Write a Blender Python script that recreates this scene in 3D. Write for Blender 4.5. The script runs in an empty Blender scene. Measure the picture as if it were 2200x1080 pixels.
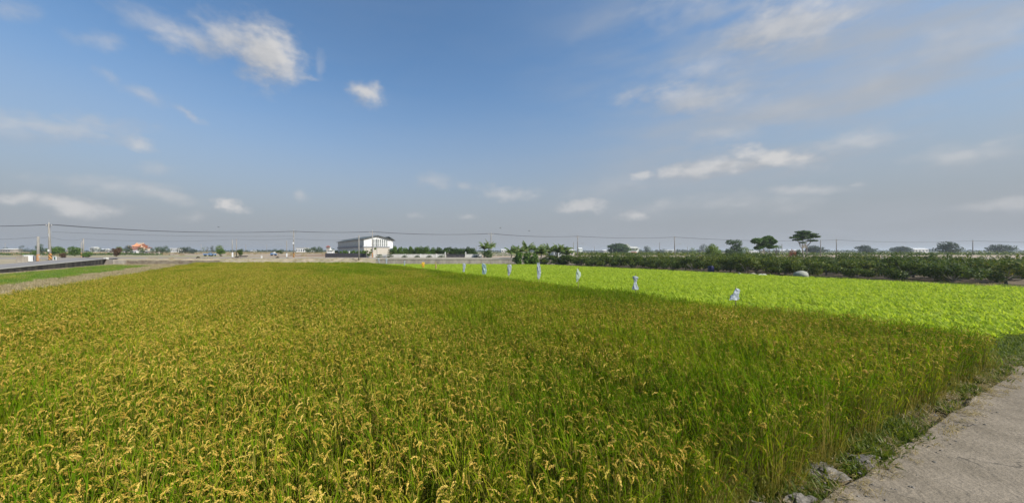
import bpy, math, random
from mathutils import Vector, Matrix, Euler, noise

SC = bpy.context.scene
COL = SC.collection
F = 704.0            # focal length in photograph pixels
EYE = 2.5            # camera height above the near road


# ------------------------------------------------------------------ camera
cd = bpy.data.cameras.new('camera')
cam = bpy.data.objects.new('camera', cd)
COL.objects.link(cam)
cam.location = (0, 0, EYE)
cam.rotation_euler = (math.radians(90), 0, 0)
cd.sensor_width = 36.0
cd.lens = F * 36.0 / 2200.0
cd.shift_x = (1100 - 960) / 2200.0
cd.clip_start = 0.05
cd.clip_end = 20000
SC.camera = cam

SC.view_settings.view_transform = 'Standard'
SC.view_settings.look = 'None'
SC.view_settings.exposure = 0.18
SC.view_settings.gamma = 1.0

# ------------------------------------------------------------------ sun
SUN_AZ, SUN_EL = math.radians(124), math.radians(41)
sunv = Vector((math.sin(SUN_AZ) * math.cos(SUN_EL), math.cos(SUN_AZ) * math.cos(SUN_EL), math.sin(SUN_EL)))
sl = bpy.data.lights.new('sun', 'SUN')
sl.energy = 5.0
sl.angle = math.radians(0.6)
sl.color = (1.0, 0.945, 0.86)
so = bpy.data.objects.new('sun', sl)
COL.objects.link(so)
so.rotation_euler = sunv.to_track_quat('Z', 'Y').to_euler()
so.location = (50, -20, 60)


# ------------------------------------------------------------------ world
def pdir(px, py):
    return Vector(((px - 960) / F, 1.0, (540 - py) / F)).normalized()


CLOUDS = [  # direction (as photo pixels), half width, half height, tilt, strength, softness
    (560, 104, 66, 54, -22, .92, .85), (500, 82, 58, 42, -5, .74, .95), (425, 92, 75, 26, -18, .6, .9),
    (340, 52, 80, 20, -14, .38, .95), (600, 138, 44, 26, -30, .74, .9), (645, 165, 34, 6, -8, .4, .9),
    (684, 140, 10, 24, -20, .22, .9), (792, 202, 30, 18, -14, .8, .9), (806, 196, 18, 18, 0, .6, .8),
    (218, 92, 52, 15, -5, .34, .95), (25, 20, 60, 20, -5, .35, .95), (235, 168, 30, 8, -32, .3, .95),
    (312, 208, 48, 11, -24, .38, .95), (412, 248, 36, 8, -32, .45, .9), (105, 272, 150, 28, -4, .5, .9),
    (60, 290, 130, 25, 0, .32, .95), (305, 312, 32, 15, -12, .55, .85), (342, 362, 36, 10, 0, .3, .9),
    (235, 395, 120, 16, -4, .42, .9), (345, 413, 80, 12, -16, .45, .9), (38, 432, 52, 11, 2, .62, .7),
    (168, 442, 78, 14, -4, .66, .75), (485, 442, 28, 13, -14, .85, .6), (418, 470, 38, 9, 0, .36, .9),
    (655, 421, 12, 9, 0, .4, .9), (930, 390, 30, 14, -10, .36, .9), (1082, 415, 52, 13, -3, .5, .8),
    (1245, 445, 42, 11, 2, .62, .7), (890, 467, 20, 6, 0, .32, .9), (1006, 468, 16, 6, -8, .4, .8),
    (996, 401, 15, 8, 0, .4, .9), (1690, 35, 150, 52, 18, .75, .85), (1510, 18, 120, 36, 4, .4, .95),
    (1505, 148, 100, 28, 10, .45, .95), (1460, 214, 112, 30, -2, .55, .8), (1345, 215, 30, 9, 8, .3, .9),
    (1790, 5, 100, 40, 10, .5, .95), (1665, 337, 76, 19, -6, .82, .6), (1540, 362, 110, 17, 7, .7, .75),
    (1377, 381, 22, 9, 0, .6, .7), (1452, 374, 34, 14, 0, .68, .7), (1535, 285, 64, 20, 0, .36, .95),
    (1560, 440, 150, 18, 2, .34, .95), (1366, 464, 22, 8, 4, .66, .7), (1425, 447, 44, 13, 4, .36, .9),
    (1592, 442, 32, 10, 0, .4, .8), (1722, 408, 104, 9, 2, .4, .8), (1826, 300, 96, 24, 12, .5, .8),
    (1832, 395, 20, 7, 0, .42, .8), (1680, 232, 150, 22, 0, .26, .95), (1890, 180, 90, 50, 0, .3, .95),
    (2040, 110, 150, 38, 14, .5, .9), (2060, 330, 120, 20, 6, .5, .85), (2130, 440, 90, 13, 3, .45, .85),
    (1320, 405, 90, 20, 14, .22, .95), (1270, 60, 60, 12, 30, .12, .95)]

world = bpy.data.worlds.new('World')
SC.world = world
world.use_nodes = True
wt = world.node_tree
wt.nodes.clear()


def N(t, tree, **kw):
    n = tree.nodes.new(t)
    for k, v in kw.items():
        setattr(n, k, v)
    return n


def cloud_group():
    g = bpy.data.node_groups.new('cloud_density', 'ShaderNodeTree')
    g.interface.new_socket('Vector', in_out='INPUT', socket_type='NodeSocketVector')
    g.interface.new_socket('Density', in_out='OUTPUT', socket_type='NodeSocketFloat')
    gi = N('NodeGroupInput', g)
    go = N('NodeGroupOutput', g)
    # warp
    base = gi.outputs[0]
    for sc_, amp, det in ((4.0, 0.05, 2.0), (13.0, 0.045, 4.0), (42.0, 0.022, 5.0)):
        nz = N('ShaderNodeTexNoise', g)
        nz.inputs['Scale'].default_value = sc_
        nz.inputs['Detail'].default_value = det
        nz.inputs['Roughness'].default_value = 0.62
        g.links.new(gi.outputs[0], nz.inputs['Vector'])
        s = N('ShaderNodeVectorMath', g, operation='SUBTRACT')
        s.inputs[1].default_value = (.5, .5, .5)
        g.links.new(nz.outputs['Color'], s.inputs[0])
        m = N('ShaderNodeVectorMath', g, operation='MULTIPLY')
        m.inputs[1].default_value = (amp, amp, amp * .6)
        g.links.new(s.outputs[0], m.inputs[0])
        a = N('ShaderNodeVectorMath', g, operation='ADD')
        g.links.new(base, a.inputs[0])
        g.links.new(m.outputs[0], a.inputs[1])
        base = a.outputs[0]
    ez = N('ShaderNodeTexNoise', g)
    ez.inputs['Scale'].default_value = 8.5
    ez.inputs['Detail'].default_value = 9.0
    ez.inputs['Roughness'].default_value = 0.6
    emp = N('ShaderNodeMapping', g)
    emp.inputs['Scale'].default_value = (1, 1, 1.9)
    g.links.new(gi.outputs[0], emp.inputs[0])
    g.links.new(emp.outputs[0], ez.inputs['Vector'])
    ea = N('ShaderNodeMapRange', g)
    ea.inputs['From Min'].default_value = .25
    ea.inputs['From Max'].default_value = .75
    ea.inputs['To Min'].default_value = -.40
    ea.inputs['To Max'].default_value = .40
    g.links.new(ez.outputs['Fac'], ea.inputs['Value'])
    ef = N('ShaderNodeTexNoise', g)
    ef.inputs['Scale'].default_value = 30.0
    ef.inputs['Detail'].default_value = 7.0
    g.links.new(emp.outputs[0], ef.inputs['Vector'])
    eb = N('ShaderNodeMapRange', g)
    eb.inputs['From Min'].default_value = .3
    eb.inputs['From Max'].default_value = .7
    eb.inputs['To Min'].default_value = -.17
    eb.inputs['To Max'].default_value = .17
    g.links.new(ef.outputs['Fac'], eb.inputs['Value'])
    es = N('ShaderNodeMath', g, operation='ADD')
    g.links.new(ea.outputs[0], es.inputs[0])
    g.links.new(eb.outputs[0], es.inputs[1])
    last = None
    for (px, py, rx, ry, rot, st, soft) in CLOUDS:
        c = pdir(px, py)
        r = math.radians(rot)
        a = pdir(px + math.cos(r) * rx, py - math.sin(r) * rx) - c
        b = pdir(px + math.sin(r) * ry, py + math.cos(r) * ry) - c
        la, lb = a.length, b.length
        ax = a.normalized()
        bz = (b - ax * b.dot(ax)).normalized()
        cz = ax.cross(bz)
        M = Matrix((ax, bz, cz)).transposed()
        mp = N('ShaderNodeMapping', g, vector_type='TEXTURE')
        mp.inputs['Location'].default_value = c
        mp.inputs['Rotation'].default_value = M.to_euler()
        mp.inputs['Scale'].default_value = (la * 1.85, lb * 1.85, 0.9)
        g.links.new(base, mp.inputs['Vector'])
        ln = N('ShaderNodeVectorMath', g, operation='LENGTH')
        g.links.new(mp.outputs[0], ln.inputs[0])
        mr = N('ShaderNodeMapRange', g, interpolation_type='SMOOTHSTEP')
        mr.inputs['From Min'].default_value = 1.0
        mr.inputs['From Max'].default_value = .95 - soft * 1.25
        mr.inputs['To Min'].default_value = 0
        mr.inputs['To Max'].default_value = min(.97, st * 1.15)
        ad = N('ShaderNodeMath', g, operation='ADD')
        g.links.new(ln.outputs['Value'], ad.inputs[0])
        g.links.new(es.outputs[0], ad.inputs[1])
        g.links.new(ad.outputs[0], mr.inputs['Value'])
        if last is None:
            last = mr.outputs[0]
        else:
            mx = N('ShaderNodeMath', g, operation='MAXIMUM')
            g.links.new(last, mx.inputs[0])
            g.links.new(mr.outputs[0], mx.inputs[1])
            last = mx.outputs[0]
    g.links.new(last, go.inputs[0])
    return g


def build_world():
    tc = N('ShaderNodeTexCoord', wt)
    vec = tc.outputs['Generated']
    sky = N('ShaderNodeTexSky', wt, sky_type='NISHITA')
    sky.sun_disc = False
    sky.sun_elevation = SUN_EL
    sky.sun_rotation = SUN_AZ
    sky.altitude = 0
    sky.air_density = 1.0
    sky.dust_density = 1.4
    sky.ozone_density = 1.6
    L = wt.links.new
    skm = N('ShaderNodeMix', wt, data_type='RGBA', blend_type='MULTIPLY')
    skm.inputs['Factor'].default_value = 1
    skm.inputs['B'].default_value = (1.03, 1.33, 1.48, 1)
    L(sky.outputs[0], skm.inputs['A'])
    sep = N('ShaderNodeSeparateXYZ', wt)
    L(vec, sep.inputs[0])
    # grey haze bank low over the plain
    hz = N('ShaderNodeMapRange', wt, interpolation_type='SMOOTHSTEP')
    hz.inputs['From Min'].default_value = 0.50
    hz.inputs['From Max'].default_value = 0.02
    hz.inputs['To Max'].default_value = 1.0
    L(sep.outputs['Z'], hz.inputs['Value'])
    hm = N('ShaderNodeMix', wt, data_type='RGBA')
    hm.inputs['B'].default_value = (3.1, 3.33, 3.65, 1)
    L(hz.outputs[0], hm.inputs['Factor'])
    L(skm.outputs['Result'], hm.inputs['A'])
    # thin high streaks, thicker towards the sun side
    mp = N('ShaderNodeMapping', wt)
    mp.inputs['Scale'].default_value = (1.2, 1.2, 5.5)
    mp.inputs['Rotation'].default_value = (0, math.radians(-14), 0)
    L(vec, mp.inputs['Vector'])
    sn = N('ShaderNodeTexNoise', wt)
    sn.inputs['Scale'].default_value = 2.2
    sn.inputs['Detail'].default_value = 5
    sn.inputs['Roughness'].default_value = .55
    L(mp.outputs[0], sn.inputs['Vector'])
    sr = N('ShaderNodeMapRange', wt, interpolation_type='SMOOTHSTEP')
    sr.inputs['From Min'].default_value = .30
    sr.inputs['From Max'].default_value = .75
    L(sn.outputs['Fac'], sr.inputs['Value'])
    side = N('ShaderNodeMapRange', wt, interpolation_type='SMOOTHSTEP')
    side.inputs['From Min'].default_value = 0.12
    side.inputs['From Max'].default_value = 0.8
    side.inputs['To Min'].default_value = 0.06
    side.inputs['To Max'].default_value = 1.0
    L(sep.outputs['X'], side.inputs['Value'])
    sm = N('ShaderNodeMath', wt, operation='MULTIPLY')
    L(sr.outputs[0], sm.inputs[0])
    L(side.outputs[0], sm.inputs[1])
    stm = N('ShaderNodeMix', wt, data_type='RGBA')
    stm.inputs['B'].default_value = (3.6, 3.9, 4.35, 1)
    L(sm.outputs[0], stm.inputs['Factor'])
    L(hm.outputs['Result'], stm.inputs['A'])
    # cumulus
    g = cloud_group()
    g1 = N('ShaderNodeGroup', wt)
    g1.node_tree = g
    L(vec, g1.inputs[0])
    off = N('ShaderNodeVectorMath', wt, operation='ADD')
    off.inputs[1].default_value = (0.032, 0.0, 0.034)
    L(vec, off.inputs[0])
    g2 = N('ShaderNodeGroup', wt)
    g2.node_tree = g
    L(off.outputs[0], g2.inputs[0])
    df = N('ShaderNodeMath', wt, operation='SUBTRACT')
    L(g1.outputs[0], df.inputs[0])
    L(g2.outputs[0], df.inputs[1])
    li = N('ShaderNodeMapRange', wt)
    li.inputs['From Min'].default_value = -0.45
    li.inputs['From Max'].default_value = 0.75
    tn = N('ShaderNodeTexNoise', wt)
    tn.inputs['Scale'].default_value = 11
    tn.inputs['Detail'].default_value = 8
    L(vec, tn.inputs['Vector'])
    tm = N('ShaderNodeMath', wt, operation='MULTIPLY_ADD')
    tm.inputs[1].default_value = 1.5
    tm.inputs[2].default_value = -.72
    L(tn.outputs['Fac'], tm.inputs[0])
    ta = N('ShaderNodeMath', wt, operation='ADD')
    L(df.outputs[0], ta.inputs[0])
    L(tm.outputs[0], ta.inputs[1])
    L(ta.outputs[0], li.inputs['Value'])
    cc = N('ShaderNodeMix', wt, data_type='RGBA')
    cc.inputs['A'].default_value = (3.6, 3.78, 4.1, 1)
    cc.inputs['B'].default_value = (5.7, 5.65, 5.65, 1)
    L(li.outputs[0], cc.inputs['Factor'])
    cm = N('ShaderNodeMix', wt, data_type='RGBA')
    L(g1.outputs[0], cm.inputs['Factor'])
    L(stm.outputs['Result'], cm.inputs['A'])
    L(cc.outputs['Result'], cm.inputs['B'])
    bg = N('ShaderNodeBackground', wt)
    bg.inputs['Strength'].default_value = 0.1
    L(cm.outputs['Result'], bg.inputs['Color'])
    out = N('ShaderNodeOutputWorld', wt)
    L(bg.outputs[0], out.inputs['Surface'])
    world.cycles.sampling_method = 'MANUAL'
    world.cycles.sample_map_resolution = 512


build_world()

# ------------------------------------------------------------------ helpers
DV = Vector((-0.48, 0.877, 0))     # direction of the crop rows
NV = Vector((0.877, 0.48, 0))      # across the crop rows


def nt(n, t, z=0.0):
    p = NV * n + DV * t
    return Vector((p.x, p.y, z))


def at(px, py, Y):
    return Vector(((px - 960) / F * Y, Y, EYE + (540 - py) / F * Y))


def gp(px, Y, z):
    return Vector(((px - 960) / F * Y, Y, z))


ZP = 1.05   # height of the upper land beyond the paddies
ZL = -0.10  # height of the paddies


def road_z(Y):
    return max(0.2, min(ZP, 0.45 + (Y - 38) * 0.025))


class MB:
    def __init__(self):
        self.v, self.f, self.m = [], [], []

    def face(self, pts, mi=0):
        b = len(self.v)
        self.v += [tuple(p) for p in pts]
        self.f.append(tuple(range(b, b + len(pts))))
        self.m.append(mi)

    def add(self, verts, faces, mi=0):
        b = len(self.v)
        self.v += [tuple(p) for p in verts]
        for f in faces:
            self.f.append(tuple(i + b for i in f))
            self.m.append(mi)

    def box(self, c, s, rz=0, mi=0, taper=1.0):
        c = Vector(c)
        R = Matrix.Rotation(rz, 3, 'Z')
        vs = []
        for z, k in ((-1, 1.0), (1, taper)):
            for x, y in ((-1, -1), (1, -1), (1, 1), (-1, 1)):
                vs.append(c + R @ Vector((x * s[0] / 2 * k, y * s[1] / 2 * k, z * s[2] / 2)))
        self.add(vs, [(3, 2, 1, 0), (4, 5, 6, 7), (0, 1, 5, 4), (1, 2, 6, 5), (2, 3, 7, 6), (3, 0, 4, 7)], mi)

    def tube(self, pts, rad, n=6, mi=0, cap=True):
        pts = [Vector(p) for p in pts]
        if not hasattr(rad, '__len__'):
            rad = [rad] * len(pts)
        vs, fs = [], []
        for i, p in enumerate(pts):
            d = (pts[min(i + 1, len(pts) - 1)] - pts[max(i - 1, 0)]).normalized()
            up = Vector((0, 0, 1)) if abs(d.z) < .95 else Vector((1, 0, 0))
            a = d.cross(up).normalized()
            b = a.cross(d)
            for k in range(n):
                t = 2 * math.pi * k / n
                vs.append(p + (a * math.cos(t) + b * math.sin(t)) * rad[i])
        for i in range(len(pts) - 1):
            for k in range(n):
                fs.append((i * n + k, i * n + (k + 1) % n, (i + 1) * n + (k + 1) % n, (i + 1) * n + k))
        if cap:
            fs.append(tuple(range(n - 1, -1, -1)))
            e = (len(pts) - 1) * n
            fs.append(tuple(range(e, e + n)))
        self.add(vs, fs, mi)

    def lathe(self, base, prof, n=12, mi=0):
        base = Vector(base)
        self.tube([base + Vector((0, 0, z)) for r, z in prof], [max(r, .001) for r, z in prof], n, mi)

    def ribbon(self, pts, width, side, mi=0):
        vs, fs = [], []
        for p, w in zip(pts, width):
            p = Vector(p)
            vs += [p - side * w / 2, p + side * w / 2]
        for i in range(len(pts) - 1):
            fs.append((2 * i, 2 * i + 1, 2 * i + 3, 2 * i + 2))
        self.add(vs, fs, mi)

    def rock(self, c, s, seed, mi=0, sub=2, amp=.25):
        import bmesh
        bm = bmesh.new()
        bmesh.ops.create_icosphere(bm, subdivisions=sub, radius=1)
        vs = []
        for v in bm.verts:
            k = 1 + amp * 2 * noise.noise(v.co * 1.3 + Vector((seed * 3.1, seed, 0))) + amp * .6 * noise.noise(v.co * 4 + Vector((seed, 0, seed)))
            vs.append(Vector(c) + Vector((v.co.x * s[0] * k, v.co.y * s[1] * k, v.co.z * s[2] * k)))
        self.add(vs, [tuple(v.index for v in f.verts) for f in bm.faces], mi)
        bm.free()

    def build(self, name, mats, parent=None, smooth=False, loc=None, coll=None):
        me = bpy.data.meshes.new(name)
        me.from_pydata(self.v, [], self.f)
        if not isinstance(mats, (list, tuple)):
            mats = [mats]
        for m in mats:
            me.materials.append(m)
        me.polygons.foreach_set('material_index', self.m)
        if smooth:
            me.polygons.foreach_set('use_smooth', [True] * len(self.f))
        me.update()
        o = bpy.data.objects.new(name, me)
        (coll or COL).objects.link(o)
        if parent:
            o.parent = parent
        if loc is not None:
            o.location = loc
        return o


def tag(o, label=None, cat=None, group=None, kind=None):
    if label:
        o['label'] = label
    if cat:
        o['category'] = cat
    if group:
        o['group'] = group
    if kind:
        o['kind'] = kind
    return o


def thing(name, loc, label, cat, group=None, rz=0):
    o = bpy.data.objects.new(name, None)
    o.empty_display_size = 0.2
    COL.objects.link(o)
    o.location = loc
    o.rotation_euler = (0, 0, rz)
    return tag(o, label, cat, group)


def dup(o, parent=None):
    c = o.copy()
    COL.objects.link(c)
    if parent:
        c.parent = parent
    for ch in list(o.children):
        dup(ch, c)
    return c


# ------------------------------------------------------------------ materials
def mat(name, col, rough=.8, col2=None, scale=3.0, detail=6, bump=0.0, bscale=None, metal=0, spec=.3, lo=.35, hi=.65, stretch=None, obj=False):
    m = bpy.data.materials.new(name)
    m.use_nodes = True
    t = m.node_tree
    b = t.nodes['Principled BSDF']
    b.inputs['Roughness'].default_value = rough
    b.inputs['Metallic'].default_value = metal
    b.inputs['Specular IOR Level'].default_value = spec
    b.inputs['Base Color'].default_value = (*col, 1)
    if col2 or bump:
        tc = N('ShaderNodeTexCoord', t)
        mp = N('ShaderNodeMapping', t)
        if stretch:
            mp.inputs['Scale'].default_value = stretch
        if obj:
            t.links.new(tc.outputs['Object'], mp.inputs[0])
        else:
            ge = N('ShaderNodeNewGeometry', t)
            t.links.new(ge.outputs['Position'], mp.inputs[0])
    if col2:
        nz = N('ShaderNodeTexNoise', t)
        nz.inputs['Scale'].default_value = scale
        nz.inputs['Detail'].default_value = detail
        nz.inputs['Roughness'].default_value = .62
        t.links.new(mp.outputs[0], nz.inputs['Vector'])
        mr = N('ShaderNodeMapRange', t)
        mr.inputs['From Min'].default_value = lo
        mr.inputs['From Max'].default_value = hi
        t.links.new(nz.outputs['Fac'], mr.inputs['Value'])
        mx = N('ShaderNodeMix', t, data_type='RGBA')
        mx.inputs['A'].default_value = (*col, 1)
        mx.inputs['B'].default_value = (*col2, 1)
        t.links.new(mr.outputs[0], mx.inputs['Factor'])
        t.links.new(mx.outputs['Result'], b.inputs['Base Color'])
    if bump:
        n2 = N('ShaderNodeTexNoise', t)
        n2.inputs['Scale'].default_value = bscale or scale * 4
        n2.inputs['Detail'].default_value = 8
        t.links.new(mp.outputs[0], n2.inputs['Vector'])
        bp = N('ShaderNodeBump', t)
        bp.inputs['Strength'].default_value = 1
        bp.inputs['Distance'].default_value = bump
        t.links.new(n2.outputs['Fac'], bp.inputs['Height'])
        t.links.new(bp.outputs[0], b.inputs['Normal'])
    return m


def leafmat(name, ramp, rough=.55, trans=.35, region=None, inst=0.25, spec=.25, trans_tint=1.5):
    """ramp: colours spread over the leaves at random; region: colour mixed in over large patches of ground"""
    m = bpy.data.materials.new(name)
    m.use_nodes = True
    t = m.node_tree
    L = t.links.new
    b = t.nodes['Principled BSDF']
    b.inputs['Roughness'].default_value = rough
    b.inputs['Specular IOR Level'].default_value = spec
    ge = N('ShaderNodeNewGeometry', t)
    oi = N('ShaderNodeObjectInfo', t)
    rp = N('ShaderNodeValToRGB', t)
    e = rp.color_ramp.elements
    while len(e) < len(ramp):
        e.new(.5)
    for i, (p, c) in enumerate(ramp):
        e[i].position = p
        e[i].color = (*c, 1)
    # per leaf random, shifted a little per plant
    md = N('ShaderNodeMath', t, operation='MULTIPLY_ADD')
    md.inputs[1].default_value = 1 - inst
    mo = N('ShaderNodeMath', t, operation='MULTIPLY')
    mo.inputs[1].default_value = inst
    L(oi.outputs['Random'], mo.inputs[0])
    L(ge.outputs['Random Per Island'], md.inputs[0])
    L(mo.outputs[0], md.inputs[2])
    L(md.outputs[0], rp.inputs['Fac'])
    col = rp.outputs['Color']
    if region:
        for (c, sc_, lo, hi, amt) in region:
            nz = N('ShaderNodeTexNoise', t)
            nz.inputs['Scale'].default_value = sc_
            nz.inputs['Detail'].default_value = 4
            L(ge.outputs['Position'], nz.inputs['Vector'])
            mr = N('ShaderNodeMapRange', t)
            mr.inputs['From Min'].default_value = lo
            mr.inputs['From Max'].default_value = hi
            mr.inputs['To Max'].default_value = amt
            L(nz.outputs['Fac'], mr.inputs['Value'])
            mx = N('ShaderNodeMix', t, data_type='RGBA', blend_type='MULTIPLY')
            mx.inputs['B'].default_value = (*c, 1)
            L(mr.outputs[0], mx.inputs['Factor'])
            L(col, mx.inputs['A'])
            col = mx.outputs['Result']
    L(col, b.inputs['Base Color'])
    if trans:
        tr = N('ShaderNodeBsdfTranslucent', t)
        mm = N('ShaderNodeMix', t, data_type='RGBA', blend_type='MULTIPLY')
        mm.inputs['Factor'].default_value = 1
        mm.inputs['B'].default_value = (trans_tint, trans_tint, trans_tint * .5, 1)
        L(col, mm.inputs['A'])
        L(mm.outputs['Result'], tr.inputs['Color'])
        ms = N('ShaderNodeMixShader', t)
        ms.inputs[0].default_value = trans
        L(b.outputs[0], ms.inputs[1])
        L(tr.outputs[0], ms.inputs[2])
        L(ms.outputs[0], t.nodes['Material Output'].inputs['Surface'])
    return m


M = {}
M['soil'] = mat('damp_soil', (.10, .075, .045), .95, (.17, .13, .08), 2.0, bump=.03, bscale=12)
M['dry'] = mat('dry_field', (.40, .31, .22), .95, (.27, .215, .145), .12, 8, bump=.06, bscale=2.0)
M['dry2'] = mat('dry_grass_ground', (.38, .31, .22), .95, (.25, .22, .13), .5, 8, bump=.05, bscale=5)
M['redsoil'] = mat('reddish_ploughed_soil', (.27, .16, .10), .95, (.22, .15, .09), .3, bump=.05, bscale=3)
M['greencrop'] = mat('green_crop_ground', (.13, .20, .05), .9, (.22, .24, .09), .3, bump=.05, bscale=4)
M['asphalt'] = mat('worn_grey_asphalt', (.20, .185, .175), .9, (.26, .245, .23), 1.2, bump=.004, bscale=60)
M['concrete_road'] = mat('dusty_concrete_road', (.17, .14, .10), .93, (.26, .215, .16), 1.6, 9, bump=.02, bscale=22)
def add_cracks(m, scale, width, col):
    t = m.node_tree
    b = t.nodes['Principled BSDF']
    src = b.inputs['Base Color'].links[0].from_socket
    ge = N('ShaderNodeNewGeometry', t)
    nz = N('ShaderNodeTexNoise', t)
    nz.inputs['Scale'].default_value = 1.6
    nz.inputs['Detail'].default_value = 6
    t.links.new(ge.outputs['Position'], nz.inputs['Vector'])
    mx = N('ShaderNodeVectorMath', t, operation='MULTIPLY_ADD')
    mx.inputs[1].default_value = (.9, .9, 0)
    t.links.new(nz.outputs['Color'], mx.inputs[0])
    t.links.new(ge.outputs['Position'], mx.inputs[2])
    vo = N('ShaderNodeTexVoronoi', t, feature='DISTANCE_TO_EDGE')
    vo.inputs['Scale'].default_value = scale
    t.links.new(mx.outputs[0], vo.inputs['Vector'])
    mr = N('ShaderNodeMapRange', t)
    mr.inputs['From Max'].default_value = width
    mr.inputs['To Min'].default_value = .75
    mr.inputs['To Max'].default_value = 0
    t.links.new(vo.outputs['Distance'], mr.inputs['Value'])
    n2 = N('ShaderNodeTexNoise', t)
    n2.inputs['Scale'].default_value = .7
    n2.inputs['Detail'].default_value = 3
    t.links.new(ge.outputs['Position'], n2.inputs['Vector'])
    m2 = N('ShaderNodeMapRange', t)
    m2.inputs['From Min'].default_value = .42
    m2.inputs['From Max'].default_value = .58
    t.links.new(n2.outputs['Fac'], m2.inputs['Value'])
    mu = N('ShaderNodeMath', t, operation='MULTIPLY')
    t.links.new(mr.outputs[0], mu.inputs[0])
    t.links.new(m2.outputs[0], mu.inputs[1])
    mc = N('ShaderNodeMix', t, data_type='RGBA')
    mc.inputs['B'].default_value = (*col, 1)
    t.links.new(mu.outputs[0], mc.inputs['Factor'])
    t.links.new(src, mc.inputs['A'])
    # grit of lighter and darker grains
    g = N('ShaderNodeTexNoise', t)
    g.inputs['Scale'].default_value = 90
    g.inputs['Detail'].default_value = 3
    t.links.new(ge.outputs['Position'], g.inputs['Vector'])
    gr = N('ShaderNodeMapRange', t)
    gr.inputs['From Min'].default_value = .35
    gr.inputs['From Max'].default_value = .65
    gr.inputs['To Min'].default_value = .72
    gr.inputs['To Max'].default_value = 1.2
    t.links.new(g.outputs['Fac'], gr.inputs['Value'])
    mm = N('ShaderNodeMix', t, data_type='RGBA', blend_type='MULTIPLY')
    mm.inputs['Factor'].default_value = 1
    t.links.new(mc.outputs['Result'], mm.inputs['A'])
    t.links.new(gr.outputs[0], mm.inputs['B'])
    t.links.new(mm.outputs['Result'], b.inputs['Base Color'])


add_cracks(M['concrete_road'], .9, .014, (.05, .045, .035))
M['rubble'] = mat('broken_concrete', (.09, .082, .07), .95, (.24, .215, .18), 9, bump=.02, bscale=30)
M['edge_line'] = mat('pale_road_edge', (.46, .44, .38), .9, (.36, .34, .28), 3)
M['wallstain'] = mat('stained_concrete', (.022, .019, .015), .95, (.11, .095, .07), 1.1, 8, stretch=(1, 1, .25), lo=.42, hi=.75, bump=.02, bscale=8)
M['wallgrey'] = mat('weathered_concrete', (.23, .20, .165), .95, (.38, .34, .28), 1.3, 8, stretch=(1, 1, .35), bump=.02, bscale=6)
M['polecon'] = mat('pole_concrete', (.20, .19, .165), .85, (.30, .28, .25), 3, stretch=(1, 1, .3))
M['steel'] = mat('galvanised_steel', (.32, .33, .34), .5, (.42, .42, .42), 5, metal=.4)
M['wire'] = mat('black_cable', (.05, .05, .055), .6)
M['ceramic'] = mat('insulator_ceramic', (.62, .60, .56), .35, (.5, .48, .45), 20)
M['white'] = mat('white_paint', (.80, .80, .78), .6, (.68, .68, .65), .8, stretch=(1, 1, .3))
M['white2'] = mat('off_white_render', (.60, .59, .55), .8, (.42, .41, .37), .9, stretch=(1, 1, .35), lo=.4, hi=.8)
M['beige'] = mat('beige_wall', (.50, .46, .39), .8, (.43, .40, .34), .8, stretch=(1, 1, .4))
M['greysiding'] = mat('grey_green_siding', (.60, .63, .61), .6, (.52, .55, .535), .7)
M['sideglass'] = mat('pale_grey_glazing', (.40, .43, .415), .3, (.32, .345, .335), .5)
M['greyband'] = mat('grey_band', (.20, .215, .24), .6, (.25, .26, .28), 2)
M['roof'] = mat('dark_metal_roof', (.055, .075, .08), .45, (.09, .11, .11), 1.2, metal=.2)
M['glass'] = mat('dark_glass', (.16, .175, .165), .12, (.10, .115, .11), .7, spec=.6)
M['slate'] = mat('dark_fence_paint', (.035, .034, .040), .6, (.055, .052, .06), 3)
M['terra'] = mat('orange_roof_tiles', (.72, .30, .12), .6, (.58, .22, .10), .6)
M['cream'] = mat('cream_wall', (.68, .55, .38), .8, (.60, .42, .26), .3)
M['redtile'] = mat('dull_red_tiles', (.30, .13, .10), .7, (.22, .10, .08), 2)
M['blue'] = mat('faded_blue_paint', (.12, .20, .36), .5, (.19, .28, .42), 1.5)
M['bluedark'] = mat('dark_blue_plastic', (.012, .012, .06), .4, (.02, .02, .08), 4)
M['rubber'] = mat('black_rubber', (.02, .02, .02), .8, (.035, .033, .03), 6)
M['window'] = mat('far_window', (.05, .06, .07), .2, (.09, .10, .11), 2)
M['red'] = mat('red_paint', (.50, .10, .05), .6, (.38, .08, .05), 2)
M['bark'] = mat('bark', (.14, .11, .08), .95, (.24, .20, .155), 6, bump=.02, bscale=15, stretch=(1, 1, .3))
M['palebark'] = mat('pale_bark', (.32, .28, .22), .95, (.22, .19, .15), 5, bump=.02, bscale=15)
M['bagwhite'] = mat('white_plastic_bag', (.40, .44, .47), .35, (.24, .28, .31), 7, bump=.06, bscale=7, spec=.4)
M['bagteal'] = mat('pale_teal_plastic_bag', (.30, .40, .40), .35, (.13, .21, .22), 6, bump=.06, bscale=7, spec=.4)
M['baggrey'] = mat('grey_plastic_bag', (.40, .43, .45), .35, (.22, .25, .27), 8, bump=.06, bscale=7, spec=.4)
M['baggreen'] = mat('pale_green_plastic_bag', (.46, .54, .42), .4, (.30, .38, .28), 6, bump=.06, bscale=7, spec=.4)
M['bagyellow'] = mat('yellow_plastic_bag', (.72, .42, .03), .4, (.60, .33, .03), 6, bump=.06, bscale=7, spec=.4)
M['bagtan'] = mat('tan_cloth_bag', (.40, .30, .12), .8, (.28, .24, .08), 8, bump=.02, bscale=12)
M['bamboo'] = mat('bamboo_stake', (.36, .29, .15), .7, (.25, .20, .10), 10)
M['tarp'] = mat('grey_tarpaulin', (.33, .33, .28), .8, (.24, .25, .20), 3, bump=.05, bscale=4)

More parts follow.
